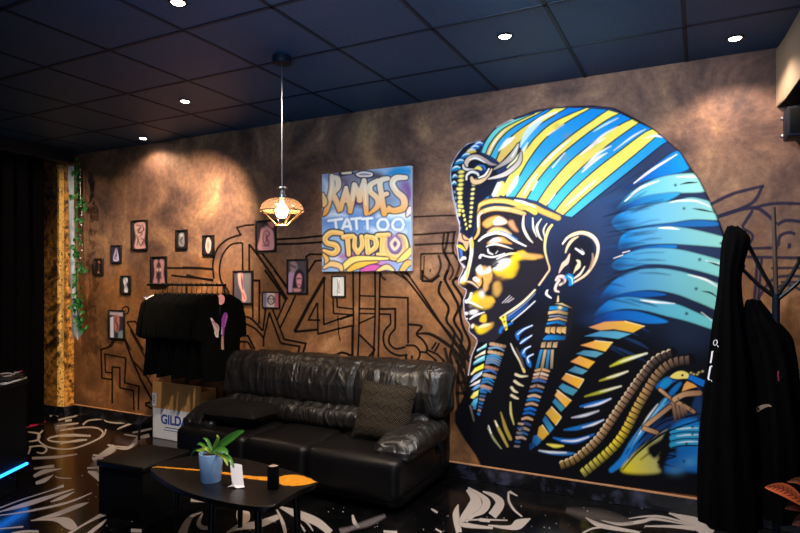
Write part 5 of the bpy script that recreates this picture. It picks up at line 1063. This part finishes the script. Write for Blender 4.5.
o = obj('paper_card', bm, M_PAPER, loc=a0); tag(o, 'small folded white paper card standing on the coffee table right of the pot', 'paper card')
# candle
cb = onZ(273.3, 488.3, TZ); qc = ((cb - CAM).x * FX + (cb - CAM).y * FY) / FL; r = 5.9 * qc; hc = 23 * qc
t = thing('candle', 'black pillar candle with a pale top on the coffee table', 'candle', cb)
bm = bmesh.new(); lathe(bm, [(.003, 0), (r * .97, 0), (r, .004), (r, hc - .004), (r * .97, hc), (r * .86, hc), (r * .84, hc - .006), (.003, hc - .006)], cb, 30); obj('candle_body', bm, M_MATTE, t)
bm = bmesh.new(); lathe(bm, [(r * .85, hc - .0055), (r * .5, hc - .002), (.002, hc - .0015)], cb, 24); obj('wax_top', bm, M_WAX, t, label='pale wax top')
bm = bmesh.new(); tube(bm, [cb + Vector((0, 0, hc - .004)), cb + Vector((.001, 0, hc + .008))], .0016, 6); obj('wick', bm, M_PAPER, t)

# ================================================================== ottoman
oc = Vector((-3.47, -1.585, 0)); rz = math.radians(5)
t = thing('ottoman', 'black cube ottoman with a flat padded lid, left of the coffee table', 'ottoman', oc)
bm = bmesh.new(); box(bm, oc + Vector((-.200, -.212, .0)), oc + Vector((.200, .212, .325)), bev=.008, rz=rz); obj('body', bm, M_MATTE, t)
bm = bmesh.new(); box(bm, oc + Vector((-.210, -.222, .327)), oc + Vector((.210, .222, .365)), bev=.010, seg=3, rz=rz); obj('lid', bm, mat('black_faux_leather_lid', (11, 10, 10), .45, bump=.15, bscale=80, spec=.2), t)

# ================================================================== counter at the left
ca = onZ(26.5, 487); cd = Vector((FX, FY, 0)); cr = Vector((RX, RY, 0))
t = thing('reception_counter', 'black reception counter with a blue light strip at the left edge', 'counter', ca - cr * .3 - cd * .6)
def cpr(bm, r0, r1, d0, d1, z0_, z1_, bev=.0):
    prism(bm, [(ca + cr * a + cd * b_)[:2] for a, b_ in ((r0, d0), (r1, d0), (r1, d1), (r0, d1))], z0_, z1_, bev=bev)
bm = bmesh.new(); cpr(bm, -.75, 0, -1.3, 0, .19, .80, .004); obj('body', bm, M_DESK, t)
bm = bmesh.new(); cpr(bm, -.75, .012, -1.3, .012, .80, .832, .004); obj('countertop', bm, M_BLACK, t)
bm = bmesh.new(); cpr(bm, -.75, -.05, -1.3, -.05, 0, .189); obj('plinth', bm, M_MATTE, t)
bm = bmesh.new(); cpr(bm, -.02, .01, -1.3, .005, .172, .189); obj('light_strip', bm, M_LED, t, label='glowing blue light strip')
ctop = .833
for k, (a, b_, w, h_, c) in enumerate(((-.10, -.12, .2, .28, (226, 222, 226)), (-.11, -.14, .2, .28, (20, 20, 24)), (-.10, -.11, .19, .27, (40, 34, 38)))):
    bm = bmesh.new(); z = ctop + k * .013; o_ = ca + cr * a + cd * b_
    an = -YAW + (.1, -.12, .25)[k]
    box(bm, (o_.x - w / 2 + .0, o_.y - h_ / 2, z), (o_.x + w / 2, o_.y + h_ / 2, z + .011), bev=.002, rz=YAW + (.1, -.12, .25)[k])
    o = obj('magazine', bm, mat('magazine_cover', c, .35, noise_amt=.3, scale=14), loc=(o_.x, o_.y, z))
    tag(o, ('white magazine at the bottom of the small pile on the counter', 'black magazine in the middle of the small pile on the counter', 'dark magazine with pale marks on top of the small pile on the counter')[k], 'magazine', 'magazines on the counter')
    if k == 2:
        mg = Ribbons(lambda x, y, kk: onZ(x, y, z + .0113 + kk * .00002), .4)
        for s in ('0 0,374 8,373 15,374.5', '0 3,376.5 12,375.5', '0 14,372.5 20,372'): mg.add(P(s), 1.2, (200, 190, 196))
        mg.add(P('0 19,371.6 22.5,371'), 1.2, (190, 60, 80))
        obj('cover_print', mg.mesh('cover_print'), M_PRINT, o, smooth=False)

# ================================================================== carton behind the sofa arm
b0 = onZ(152.5, 438); b1 = onZ(201, 446)
by = -.29; bx0, bx1 = onY(152.6, 420, by).x, onY(200.5, 420, by).x
t = thing('cardboard_box', 'open cardboard carton with white GILDAN printed side, on the floor behind the sofa arm', 'cardboard box', ((bx0 + bx1) / 2, by / 2 - .02, 0))
zfold = onY(165, 409, by).z; ztop = onY(175, 383.5, by).z
bm = bmesh.new()
for lo, hi in (((bx0, by, .0), (bx1, by + .006, zfold)), ((bx0, -.091, .0), (bx1, -.085, zfold)), ((bx0, by, 0), (bx0 + .006, -.085, zfold)), ((bx1 - .006, by, 0), (bx1, -.085, zfold)), ((bx0, by, 0), (bx1, -.085, .006))): box(bm, lo, hi)
obj('body', bm, M_CARTON, t, smooth=False)
bm = bmesh.new(); box(bm, (bx0, by + .0, zfold + .001), (bx1, by + .005, ztop)); obj('front_flap', bm, M_KRAFT, t, smooth=False)
bm = bmesh.new(); box(bm, (bx1 + .0, by + .01, zfold + .001), (bx1 + .005, -.09, ztop - .06)); obj('side_flap', bm, M_KRAFT, t, smooth=False)
bm = bmesh.new(); box(bm, (bx0, -.091, zfold + .001), (bx1, -.086, ztop - .05)); obj('rear_flap', bm, M_KRAFT, t, smooth=False)
bm = bmesh.new(); box(bm, (bx0 - .002, by - .0015, onY(155, 406, by).z), (bx0 + .055, by - .0005, onY(155, 393, by).z)); lb = obj('shipping_label', bm, M_PAPER, t, smooth=False)
bm = bmesh.new()
for k in range(5): box(bm, (bx0 + .012, by - .0022, onY(155, 402.5 - k * 1.6, by).z), (bx0 + .03, by - .0016, onY(155, 401.7 - k * 1.6, by).z))
obj('label_print', bm, M_MATTE, lb, smooth=False)
cu = bpy.data.curves.new('lettering', 'FONT'); cu.body = 'GILDAN'; cu.size = .127; cu.extrude = .0006; cu.offset = .0042
to = bpy.data.objects.new('tmp', cu); COL.objects.link(to); to.rotation_euler = (PI / 2, 0, 0)
to.location = (onY(161, 420, by).x, by - .0012, onY(164, 423.4, by).z)
bpy.context.view_layer.update(); me = bpy.data.meshes.new_from_object(to.evaluated_get(bpy.context.evaluated_depsgraph_get())); me.transform(to.matrix_world)
bpy.data.objects.remove(to); obj('printed_name', me, M_BLUEPRINT, t, smooth=False)
bm = bmesh.new(); box(bm, (onY(165, 429, by).x, by - .0018, onY(165, 427.6, by).z), (onY(190, 429, by).x, by - .0008, onY(165, 426.8, by).z)); box(bm, (onY(164, 429, by).x, by - .0018, onY(165, 430.2, by).z), (onY(186, 429, by).x, by - .0008, onY(165, 429.6, by).z)); obj('printed_small_text', bm, M_BLUEPRINT, t, smooth=False)

# ================================================================== clothes rail
RYc = -.40; rz_ = onY(186, 284.8, RYc).z; rx0, rx1 = onY(149, 285, RYc).x, onY(224, 285, RYc).x
t = thing('clothes_rack', 'black metal clothes rail carrying hanging shirts by the brown wall', 'clothes rack', ((rx0 + rx1) / 2, RYc, 0))
bm = bmesh.new(); tube(bm, [(rx0 - .02, RYc, rz_), (rx1 + .02, RYc, rz_)], .0125, 12); obj('rail', bm, M_METAL, t)
XSH = np.linspace(rx0 + .19, rx1 - .02, 13)
YP_ = -.05
for x, fx in ((-4.72, -4.975), (-4.2, -4.05)):
    bm = bmesh.new(); tube(bm, [(x, YP_, .014), (x, YP_, rz_ + .006)], .0115, 10); obj('post', bm, M_METAL, t)
    bm = bmesh.new(); tube(bm, [(x, YP_ - .012, rz_ - .004), (x, RYc + .013, rz_ - .002)], .009, 8); obj('support_arm', bm, M_METAL, t)
    bm = bmesh.new(); tube(bm, spline([(fx, -.42, .014), (fx + .002, -.415, .10), (fx + .006, -.38, .175), (fx + .012, -.30, .20), (fx + .02, -.14, .20), (x + (fx - x) * .5, -.07, .20), (x, YP_, .20)], False, 6), .0105, 8); obj('foot_hoop', bm, M_METAL, t)
    for q in ((fx, -.42), (x, YP_)):
        bm = bmesh.new(); lathe(bm, [(.014, 0), (.014, .02), (.011, .024)], (q[0], q[1], 0), 12); obj('rubber_foot', bm, M_MATTE, t)
def hanger_bm(c):
    bm = bmesh.new(); hz = rz_ + .0185
    arc = [c + Vector((0, .016 * math.cos(a) , .016 * math.sin(a) + .0)) for a in np.linspace(PI * 1.05, -PI * .35, 10)]
    arc = [Vector((c.x, c.y + (p - c).y, rz_ + .0002 + (p - c).z)) for p in arc]
    tube(bm, arc + [Vector((c.x, c.y + .004, rz_ - .03)), Vector((c.x, c.y, rz_ - .08))], .0034, 6)
    for s in (-1, 1):
        tube(bm, spline([(c.x, c.y, rz_ - 0.078), (c.x, c.y + s * .05, rz_ - 0.092), (c.x, c.y + s * .14, rz_ - 0.124), (c.x, c.y + s * .2, rz_ - .150)], False, 4), .0055, 6)
    tube(bm, [(c.x, c.y - .195, rz_ - .150), (c.x, c.y + .195, rz_ - .150)], .004, 6)
    return bm
def shirt_bm(c, seed, length=.78, wide=.27):
    """T-shirt hanging across the rail: neck, shoulders, drooping wide sleeves, body with soft folds"""
    bm = bmesh.new(); rows = []; nz = 34; nu = 30; top = rz_ - .082
    for i in range(nz + 1):
        z = -length * i / nz
        slope = min(1, (-z) / .085)
        if -z < .40:
            we = .085 + (wide - .085) * slope ** .8 if -z < .085 else wide + .05 * math.sin(min(1, (-z - .085) / .315) * PI / 2)
        elif -z < .425: we = wide + .05 - (.05 + .035) * ((-z - .40) / .025)
        else: we = wide - .035 + .012 * math.sin((-z) * 9 + seed)
        r = []
        for s in (1, -1):
            for j in range(nu + 1):
                u = (2 * j / nu - 1) * s
                y = u * we
                neck = .035 * max(0, 1 - abs(y) / .085) ** .8 * (1 if i == 0 else 0)
                th = (.017 + .006 * math.sin(seed)) * (1 - abs(u) ** 3) * min(1, .35 + (-z) / .12) + .003
                fold = .010 * math.sin(y * 26 + seed * 2 + z * 3) * min(1, -z / .3) + .006 * noise.noise(Vector((y * 8, z * 6, seed)))
                cut = .045 * max(0, 1 - (abs(y) / wide) ** 2) * 0
                r.append(Vector((c.x + s * th + fold, c.y + y, top + z - neck - cut + .01 * noise.noise(Vector((y * 4, seed, 1))) * (i == nz))))
        rows.append([bm.verts.new(p) for p in r])
    m_ = len(rows[0])
    for i in range(nz):
        for j in range(m_):
            bm.faces.new((rows[i][j], rows[i][(j + 1) % m_], rows[i + 1][(j + 1) % m_], rows[i + 1][j]))
    bm.faces.new(rows[0]); bm.faces.new(rows[-1][::-1])
    return bm
xs = XSH
protoH = [None]; protoS = [None, None, None]
for k, x in enumerate(xs):
    c = Vector((float(x), RYc, rz_)); last = k == len(xs) - 1
    hl = 'black clothes hanger hooked on the rail, holding the printed front shirt' if last else 'black clothes hanger hooked on the rail among the plain black shirts'
    if protoH[0] is None:
        o = obj('clothes_hanger', hanger_bm(c), M_METAL, loc=c); protoH[0] = o
    else:
        o = protoH[0].copy(); COL.objects.link(o); o.location = c
    tag(o, hl, 'clothes hanger', 'hangers on the clothes rail')
    if last:
        o = obj('t_shirt', shirt_bm(c, 9.3, .79, .265), M_CLOTH, loc=c); front_shirt = o
        tag(o, 'black T-shirt with white and purple print at the right end of the clothes rail', 't-shirt', 'shirts on the clothes rail')
    else:
        v = k % 3
        if protoS[v] is None: o = obj('t_shirt', shirt_bm(c, 1.7 * v + .6, (.77, .75, .79)[v], (.245, .255, .235)[v]), M_CLOTH, loc=c); protoS[v] = o
        else:
            o = protoS[v].copy(); COL.objects.link(o); o.location = c
        if k == 0: tag(o, 'black T-shirt with pale neck label at the left end of the clothes rail', 't-shirt', 'shirts on the clothes rail'); first_shirt = o
        else: tag(o, 'plain black T-shirt hanging in the middle of the clothes rail', 't-shirt', 'shirts on the clothes rail')
from mathutils.bvhtree import BVHTree
def on_surface(o, off=.003):
    """photo point -> nearest-facing point of a garment"""
    mw = o.matrix_basis if not o.parent else o.parent.matrix_basis @ o.matrix_basis
    bv = BVHTree.FromPolygons([mw @ v.co for v in o.data.vertices], [tuple(p.vertices) for p in o.data.polygons])
    last = [3.0]
    def f(px, py, k):
        d = Vector(ray(px, py)).normalized(); h = bv.ray_cast(CAM, d)
        if h[0] is None: return CAM + d * last[0]
        last[0] = (h[0] - CAM).length
        return h[0] - d * (off + k * .0001)
    return f
def densify(s, n=8):
    return [tuple(x) for x in spline(P(s), False, n)]
pr_ = Ribbons(on_surface(front_shirt), .5)
for s, w, c in (('j 540,320 560,360 575,400 585,450', [1.5, 3, 4, 1.5], (226, 200, 196)), ('j 545,340 580,370 592,400', [1, 3, 1.5], (196, 150, 160)), ('j 565,410 580,440 590,380', [1.5, 2.4, 1], (236, 220, 210)), ('j 640,285 625,330 620,400 618,450', [3, 4.4, 2.6, 2], (150, 70, 160)), ('j 628,320 618,380 612,430', [1, 2, 1.4], (226, 200, 226)), ('j 648,300 640,330 630,380', [1.6, 2, 1], (190, 90, 190)), ('j 618,440 616,490 618,530', [2, 2.6, 2.4], (200, 150, 130)), ('j 612,500 620,530', [1.4, 2], (216, 196, 90)), ('j 600,230 598,300', .8, (40, 40, 46))):
    pr_.add(densify(s), w, c, sm=False)
obj('shirt_print', pr_.mesh('shirt_print'), M_PRINT, front_shirt, loc=ORG[front_shirt.name], smooth=False, label='white, pink and purple winged print')
tp = on_surface(front_shirt, .022); bm = bmesh.new(); cc = tp(221, 299.5, 1); qg = ((cc - CAM).x * FX + (cc - CAM).y * FY) / FL
vs = []
for a in np.linspace(0, 2 * PI, 20, endpoint=False): vs.append((math.cos(a) * 3.9 * qg, math.sin(a) * 5.2 * qg))
aa = [bm.verts.new(cc + cr * a + Vector((0, 0, b_)) - cd * .004) for a, b_ in vs]; bb = [bm.verts.new(cc + cr * a + Vector((0, 0, b_)) - cd * .001) for a, b_ in vs]
bm.faces.new(aa); bm.faces.new(bb[::-1])
for k in range(20): bm.faces.new((aa[k], aa[(k + 1) % 20], bb[(k + 1) % 20], bb[k]))
obj('hang_tag', bm, M_PINKTAG, front_shirt, label='round pink hang tag')
pl = Ribbons(on_surface(first_shirt), .4)
for s in ('j 88,176 105,176 118,172', 'j 104,196 125,182 160,166', 'j 96,184 108,186'): pl.add(densify(s, 4), 1.1, (200, 194, 200), sm=False)
obj('neck_label', pl.mesh('neck_label'), M_PRINT, first_shirt, loc=ORG[first_shirt.name], smooth=False, label='pale neck label')

# ================================================================== left end: curtain, gauze strip, ivy
bm = bmesh.new()
def curtain(bm, A, B, z0_, z1_, n, amp, th=.012):
    A, B = Vector(A), Vector(B); d = (B - A); nn = Vector((-d.y, d.x, 0)).normalized(); R0 = []
    m_ = n * 10
    for s in (0, 1):
        for i in range(m_ + 1):
            u = i / m_; off = amp * math.sin(u * n * 2 * PI) + amp * .3 * math.sin(u * n * 5.1) + s * th
            R0.append((A + d * u + nn * off, s, i))
    low = {}; hi_ = {}
    for p, s, i in R0: low[(s, i)] = bm.verts.new((p.x, p.y, z0_)); hi_[(s, i)] = bm.verts.new((p.x, p.y, z1_))
    for s in (0, 1):
        for i in range(m_): bm.faces.new((low[(s, i)], low[(s, i + 1)], hi_[(s, i + 1)], hi_[(s, i)]))
    for i in range(m_): bm.faces.new((low[(0, i)], low[(0, i + 1)], low[(1, i + 1)], low[(1, i)])); bm.faces.new((hi_[(0, i)], hi_[(0, i + 1)], hi_[(1, i + 1)], hi_[(1, i)]))
    for i in (0, m_): bm.faces.new((low[(0, i)], low[(1, i)], hi_[(1, i)], hi_[(0, i)]))
ck = onY(43.5, 300, -.42)
curtain(bm, (ck.x, -.42, 0), (ck.x + .05, -2.9, 0), .012, 2.925, 16, .035)
tag(obj('curtain', bm, M_CURTAIN, loc=(ck.x, -1.6, 0)), 'long black curtain hanging at the far left beside the gold pillar', 'curtain')
YS = -.19
def sp3(px, py, y=YS): return onY(px, py, y)
t = thing('hanging_gauze', 'narrow torn white gauze strip hanging beside the gold pillar', 'fabric strip', sp3(70, 168))
bm = bmesh.new(); A = []; B = []
rowsL = [(68, 166), (68.2, 200), (68, 230), (69, 260), (69.6, 290), (71, 320), (72.5, 337)]; rowsR = [(73, 166), (73, 200), (74, 230), (75, 260), (77, 290), (81, 322), (81.5, 336)]
L_ = spline(rowsL, False, 5); R_ = spline(rowsR, False, 5)
for i, (a, b_) in enumerate(zip(L_, R_)):
    rw = []
    for j in range(7):
        u = j / 6; jag = (4 * math.sin(j * 2.6) + (3 if j in (4,) else 0)) if i == len(L_) - 1 else 0
        e = .5 * noise.noise(Vector((i * .8, j, 0)))
        p = sp3(a[0] * (1 - u) + b_[0] * u + e, a[1] * (1 - u) + b_[1] * u + jag); p.y += .012 * math.sin(j * 1.3 + i * .1); rw.append(p)
    A.append(rw)
sheet(bm, A, .002); obj('gauze', bm, M_STRIP, t)
t = thing('ivy_garland', 'green trailing ivy garland hanging over the white gauze strip', 'garland', sp3(77, 165))
st = [sp3(76.5, 163, YS - .05), sp3(77.5, 195, YS - .055), sp3(76, 235, YS - .05), sp3(76, 270, YS - .06), sp3(77, 300, YS - .05), sp3(78.5, 328, YS - .05)]
st = spline([tuple(p) for p in st], False, 8)
bm = bmesh.new(); tube(bm, st, .006, 6); obj('stem', bm, M_IVY, t)
rr = random.Random(11); bm = bmesh.new()
IV = [(0, -.5), (.32, -.42), (.5, -.05), (.27, .05), (.24, .3), (0, .62), (-.24, .3), (-.27, .05), (-.5, -.05), (-.32, -.42)]
for k in range(130):
    p = Vector(st[rr.randrange(len(st))]); p += Vector((rr.gauss(.05, .035), rr.gauss(-.02, .03), rr.gauss(0, .04))); p.y = min(p.y, YS - .022)
    s = rr.uniform(.035, .075); rot = Matrix.Rotation(rr.uniform(-.8, .8), 3, 'Z') @ Matrix.Rotation(rr.uniform(-.7, .5), 3, 'X') @ Matrix.Rotation(PI + rr.uniform(-.7, .7), 3, 'Y')
    cen = bm.verts.new(p + rot @ Vector((0, .008, 0))); vs = [bm.verts.new(p + rot @ Vector((a * s, 0, b_ * s))) for a, b_ in IV]
    for i in range(10): bm.faces.new((cen, vs[i], vs[(i + 1) % 10]))
obj('foliage', bm, M_IVY, t, smooth=False)
t = thing('fairy_light_string', 'thin string of tiny pale lights hanging beside the ivy garland', 'string lights', sp3(82, 200, -.1))
ss = spline([tuple(sp3(a, b_, -.1)) for a, b_ in ((80, 161), (80.5, 180), (80.5, 200), (82, 212), (81.8, 225), (81, 238), (82.5, 248), (81, 258), (79.5, 275))], False, 8)
bm = bmesh.new(); tube(bm, ss, .0028, 5); obj('wire', bm, M_CHROME, t)
for i in range(2, len(ss), 6):
    bm = bmesh.new(); bmesh.ops.create_uvsphere(bm, u_segments=8, v_segments=6, radius=.008, matrix=Matrix.Translation(ss[i] + np.array([0, -.006, 0]))); obj('bead_light', bm, M_PAPER, t)

# ================================================================== right end: speaker, coat stand, plant
p = onY(792, 123, -.16)
t = thing('wall_speaker', 'small navy-black speaker on the wall under the beige duct', 'speaker', (p.x + .03, 0, p.z))
bm = bmesh.new(); x0 = onY(785.5, 120, -.2).x; zt_, zb_ = onY(790, 108.5, -.2).z, onY(790, 138, -.2).z
box(bm, (x0, -.26, zb_), (x0 + .17, -.08, zt_), bev=.012); obj('cabinet', bm, M_SPK, t)
bm = bmesh.new(); box(bm, (x0 + .015, -.267, zb_ + .015), (x0 + .155, -.261, zt_ - .015), bev=.003); obj('grille', bm, M_MATTE, t)
bm = bmesh.new(); box(bm, (x0 + .05, -.08, (zt_ + zb_) / 2 - .03), (x0 + .11, -.002, (zt_ + zb_) / 2 + .03), bev=.003)
obj('bracket', bm, M_CHROME, t)
for dz in (.055, -.055):
    bm = bmesh.new(); bmesh.ops.create_uvsphere(bm, u_segments=10, v_segments=8, radius=.013, matrix=Matrix.Translation((x0 - .004, -.1, (zt_ + zb_) / 2 + dz))); obj('screw_knob', bm, M_CHROME, t)

YC = -.60
pc_ = onY(776, 300, YC)
t = thing('coat_stand', 'black coat stand with upward arms in the dark right corner', 'coat stand', (pc_.x, YC, 0))
zj = onY(776, 294, YC).z; zt2 = onY(773, 207, YC).z
bm = bmesh.new(); tube(bm, [(pc_.x, YC, .02), (pc_.x, YC, zj)], .019, 12); obj('pole', bm, M_SPK, t)
bm = bmesh.new(); tube(bm, [(pc_.x, YC, zj + .001), (pc_.x - .012, YC, zt2)], [.013, .010], 10); obj('wooden_top', bm, mat('brown_wood', (74, 52, 40), .6), t, label='slim brown upper pole')
for (a, b_, a2, b2) in ((776, 296, 744, 236), (776, 298, 743, 270), (777, 296, 799, 262), (777, 300, 812, 268)):
    p1_, p2_ = onY(a, b_, YC), onY(a2, b2, YC + (.02 if a2 < 776 else -.02))
    bm = bmesh.new(); tube(bm, [p1_, p1_.lerp(p2_, .5) + Vector((0, 0, -.01)), p2_, p2_ + Vector((0, 0, .03))], [.011, .011, .010, .013], 8); obj('arm', bm, M_METAL, t)
for a in (0, PI / 2, PI, 3 * PI / 2):
    bm = bmesh.new(); tube(bm, [(pc_.x, YC, .06), (pc_.x + .14 * math.cos(a + .4), YC + .14 * math.sin(a + .4), .035), (pc_.x + .27 * math.cos(a + .4), YC + .27 * math.sin(a + .4), .012)], [.016, .014, .011], 8); obj('foot', bm, M_METAL, t)
def drape(rows, y, depth, seed, n=56, folds=9):
    """hanging garment: stacked soft ovals with running folds"""
    bm = bmesh.new(); rg = []
    R_ = spline([(a, b_, c, d) for (a, b_, c), d in zip(rows, depth)], False, 7)
    for (xl, xr, py, dp) in R_:
        a, b_ = onY(xl, py, y), onY(xr, py, y); c = (a + b_) / 2; w = (b_ - a).length / 2; r = []
        for k in range(n):
            q = 2 * PI * k / n; f = 1 + .07 * math.sin(folds * q + seed + c.z * 1.6) + .05 * noise.noise(Vector((math.cos(q) * 2, math.sin(q) * 2, c.z * 3 + seed)))
            r.append(bm.verts.new((c.x + w * math.cos(q) * (f * .96), y + dp * math.sin(q) * f, c.z + .01 * noise.noise(Vector((q, seed, c.z))))))
        rg.append(r)
    for a, b_ in zip(rg, rg[1:]):
        for k in range(n): bm.faces.new((a[k], a[(k + 1) % n], b_[(k + 1) % n], b_[k]))
    bm.faces.new(rg[0]); bm.faces.new(rg[-1][::-1]); return bm
co = obj('black_coat', drape([(727, 738, 226), (723, 750, 237), (721, 748, 250), (719, 742, 275), (716, 743, 300), (711, 748, 335), (706, 753, 380), (699, 757, 430), (697, 760, 480), (697, 762, 522)], YC, [.03, .06, .08, .09, .1, .12, .14, .16, .17, .17], 1.3), M_COAT, loc=onY(730, 522, YC))
tag(co, 'long black coat with white sleeve lettering hung on the left arm of the coat stand', 'coat')
c2 = obj('black_jacket', drape([(746, 760, 300), (742, 775, 318), (744, 794, 340), (752, 800, 380), (755, 806, 430), (756, 808, 480), (757, 806, 515)], YC + .02, [.05, .1, .12, .14, .15, .15, .15], 4.1), M_COAT, loc=onY(780, 515, YC))
tag(c2, 'dark jacket with a small pale patch, hanging right of the long coat', 'jacket')
tx = Ribbons(on_surface(co, .004), .35)
for s, w in (('0 714.2,340.5 716.5,340 717.2,343 715,345.5 713.4,343.5 714.2,340.5', .7), ('0 717,345 718.5,347', .7), ('0 712.2,351.5 711.6,357 710.6,363', 1.6), ('0 712.2,351.3 713.6,351.6', 1), ('0 710.4,366.5 709.4,372 708.2,379', 1.7), ('0 710.6,366 712.4,366.4', 1), ('0 708,379.4 710,379.8', 1), ('0 711,380 712,381.6', .7)):
    tx.add(densify(s, 4), w, (232, 232, 244), sm=False)
obj('sleeve_lettering', tx.mesh('sleeve_lettering'), M_PRINT, co, loc=ORG[co.name], smooth=False, label='white sleeve lettering')
for nm, items in (('pale_patch', (('0 754.5,415 757,410 762,407 768,405.5 771.5,406.5', [2, 5, 4, 2.6, 1], (150, 124, 106)),)), ('red_print', (('0 778.4,371 778,376 778.6,381', 1.6, (120, 20, 40)),))):
    tx = Ribbons(on_surface(c2, .004), .5)
    for s, w, c in items: tx.add(densify(s, 4), w, c, sm=False)
    obj(nm, tx.mesh(nm), M_PRINT, c2, loc=ORG[c2.name], smooth=False, label={'pale_patch': 'small pale beige patch', 'red_print': 'tiny red print'}[nm])

# calathea at the lower right
YL = -1.25
pp = onY(818, 560, YL); pp.z = 0
t = thing('calathea_plant', 'potted prayer plant with an orange-patterned leaf at the lower right corner', 'potted plant', pp)
bm = bmesh.new(); lathe(bm, [(.004, 0), (.11, 0), (.115, .01), (.145, .24), (.14, .25), (.13, .25), (.125, .22), (.004, .215)], pp, 32); obj('pot', bm, M_BLACK, t)
bm = bmesh.new(); lathe(bm, [(.127, .222), (.06, .228), (.003, .23)], pp, 24); obj('soil', bm, M_SOIL, t)
def marked_leaf(name, base, tip, w, dark, light, sag=.03):
    base, tip = Vector(base), Vector(tip); d = tip - base; Ld = d.length; nx_, ny_ = 40, 15; pts = []; U = []; V = []
    view = ((base + tip) / 2 - CAM).normalized(); sd = d.normalized().cross(view).normalized()
    for j in range(ny_):
        v = 2 * j / (ny_ - 1) - 1
        for i in range(nx_):
            u = i / (nx_ - 1); ww = w * max(0.0, math.sin(PI * min(1, u * .96 + .02))) ** .8
            p_ = base + d * u + sd * v * ww + view * (-.3 * abs(v) * ww) + Vector((0, 0, sag * math.sin(PI * u)))
            pts.append(p_); U.append(u * 20); V.append(v * 5)
    g = Paint(np.array(U), np.array(V)); g.fill([(-2, -7), (22, -7), (22, 7), (-2, 7)], light, .2, base=True, sm=False)
    for k in range(8):
        for s in (-1, 1): g.line([(3 + k * 2, s * .5), (3.9 + k * 2, s * 1.8), (4.9 + k * 2, s * 3.2)], [.3, .9, .2], dark, .3)
    g.line([(0, 0), (20, 0)], .35, dark, .2)
    me = grid_mesh(name, np.array([tuple(q) for q in pts]), nx_, ny_, g)
    return me
M_CAL = paintmat('patterned_leaf', .55, .08)
for (a, b_, w, dk, lt, nm) in (((808, 508, 0), (765, 487), .030, (70, 24, 16), (206, 92, 48), 'orange patterned leaf'), ((812, 515, .03), (785, 508), .03, (26, 8, 6), (66, 22, 14), 'dark red leaf'), ((814, 494, .05), (787, 482), .016, (40, 30, 14), (120, 60, 34), None), ((815, 498, .1), (796, 478), .026, (16, 40, 16), (48, 76, 30), None), ((822, 505, 0), (850, 478), .055, (30, 60, 30), (90, 120, 60), None), ((826, 515, -.05), (862, 505), .055, (30, 60, 30), (84, 116, 60), None), ((812, 530, -.05), (792, 524), .03, (26, 8, 6), (60, 22, 14), None)):
    o = obj('leaf', marked_leaf('leaf', onY(a[0], a[1], YL + a[2]), onY(b_[0], b_[1], YL + a[2]), w, dk, lt), M_CAL, t, label=nm)
bm = bmesh.new()
for a, b_ in ((806, 508), (812, 515), (814, 500), (815, 498), (822, 505), (826, 515), (812, 530)): tube(bm, [pp + Vector((0, 0, .215)), (pp + Vector((0, 0, .3))).lerp(onY(a, b_, YL), .4), onY(a, b_, YL)], .0035, 6)
obj('stems', bm, M_LEAF, t)

# ================================================================== added cool fill light from behind, ambience, camera
l = bpy.data.lights.new('added_cool_fill', 'AREA'); l.energy = 34; l.color = (.62, .78, 1.0); l.shape = 'RECTANGLE'; l.size = 3.0; l.size_y = 1.9  # unseen bluish area light added as fill; no window is modelled
o = bpy.data.objects.new('added_cool_fill', l); COL.objects.link(o); o.location = (.6, -6.9, 1.3); o.rotation_euler = (PI / 2 + .12, 0, .1)
w = bpy.data.worlds.new('dim_room'); SC.world = w; w.use_nodes = True
w.node_tree.nodes['Background'].inputs[0].default_value = (.25, .45, 1.0, 1); w.node_tree.nodes['Background'].inputs[1].default_value = .02
cam = bpy.data.cameras.new('camera'); cam.sensor_width = 36; cam.lens = FL / 800 * 36; cam.shift_y = (PCY - 266.5) / 800; cam.clip_start = .05
co_ = bpy.data.objects.new('camera', cam); COL.objects.link(co_); co_.location = CAM; co_.rotation_euler = (PI / 2, 0, YAW)
SC.camera = co_
SC.view_settings.view_transform = 'Standard'; SC.view_settings.look = 'None'; SC.view_settings.exposure = 0.38; SC.view_settings.gamma = 1.0; SC.view_settings.use_curve_mapping = False
SC.cycles.use_denoising = True
SC.cycles.max_bounces = 8; SC.cycles.sample_clamp_indirect = 4.0
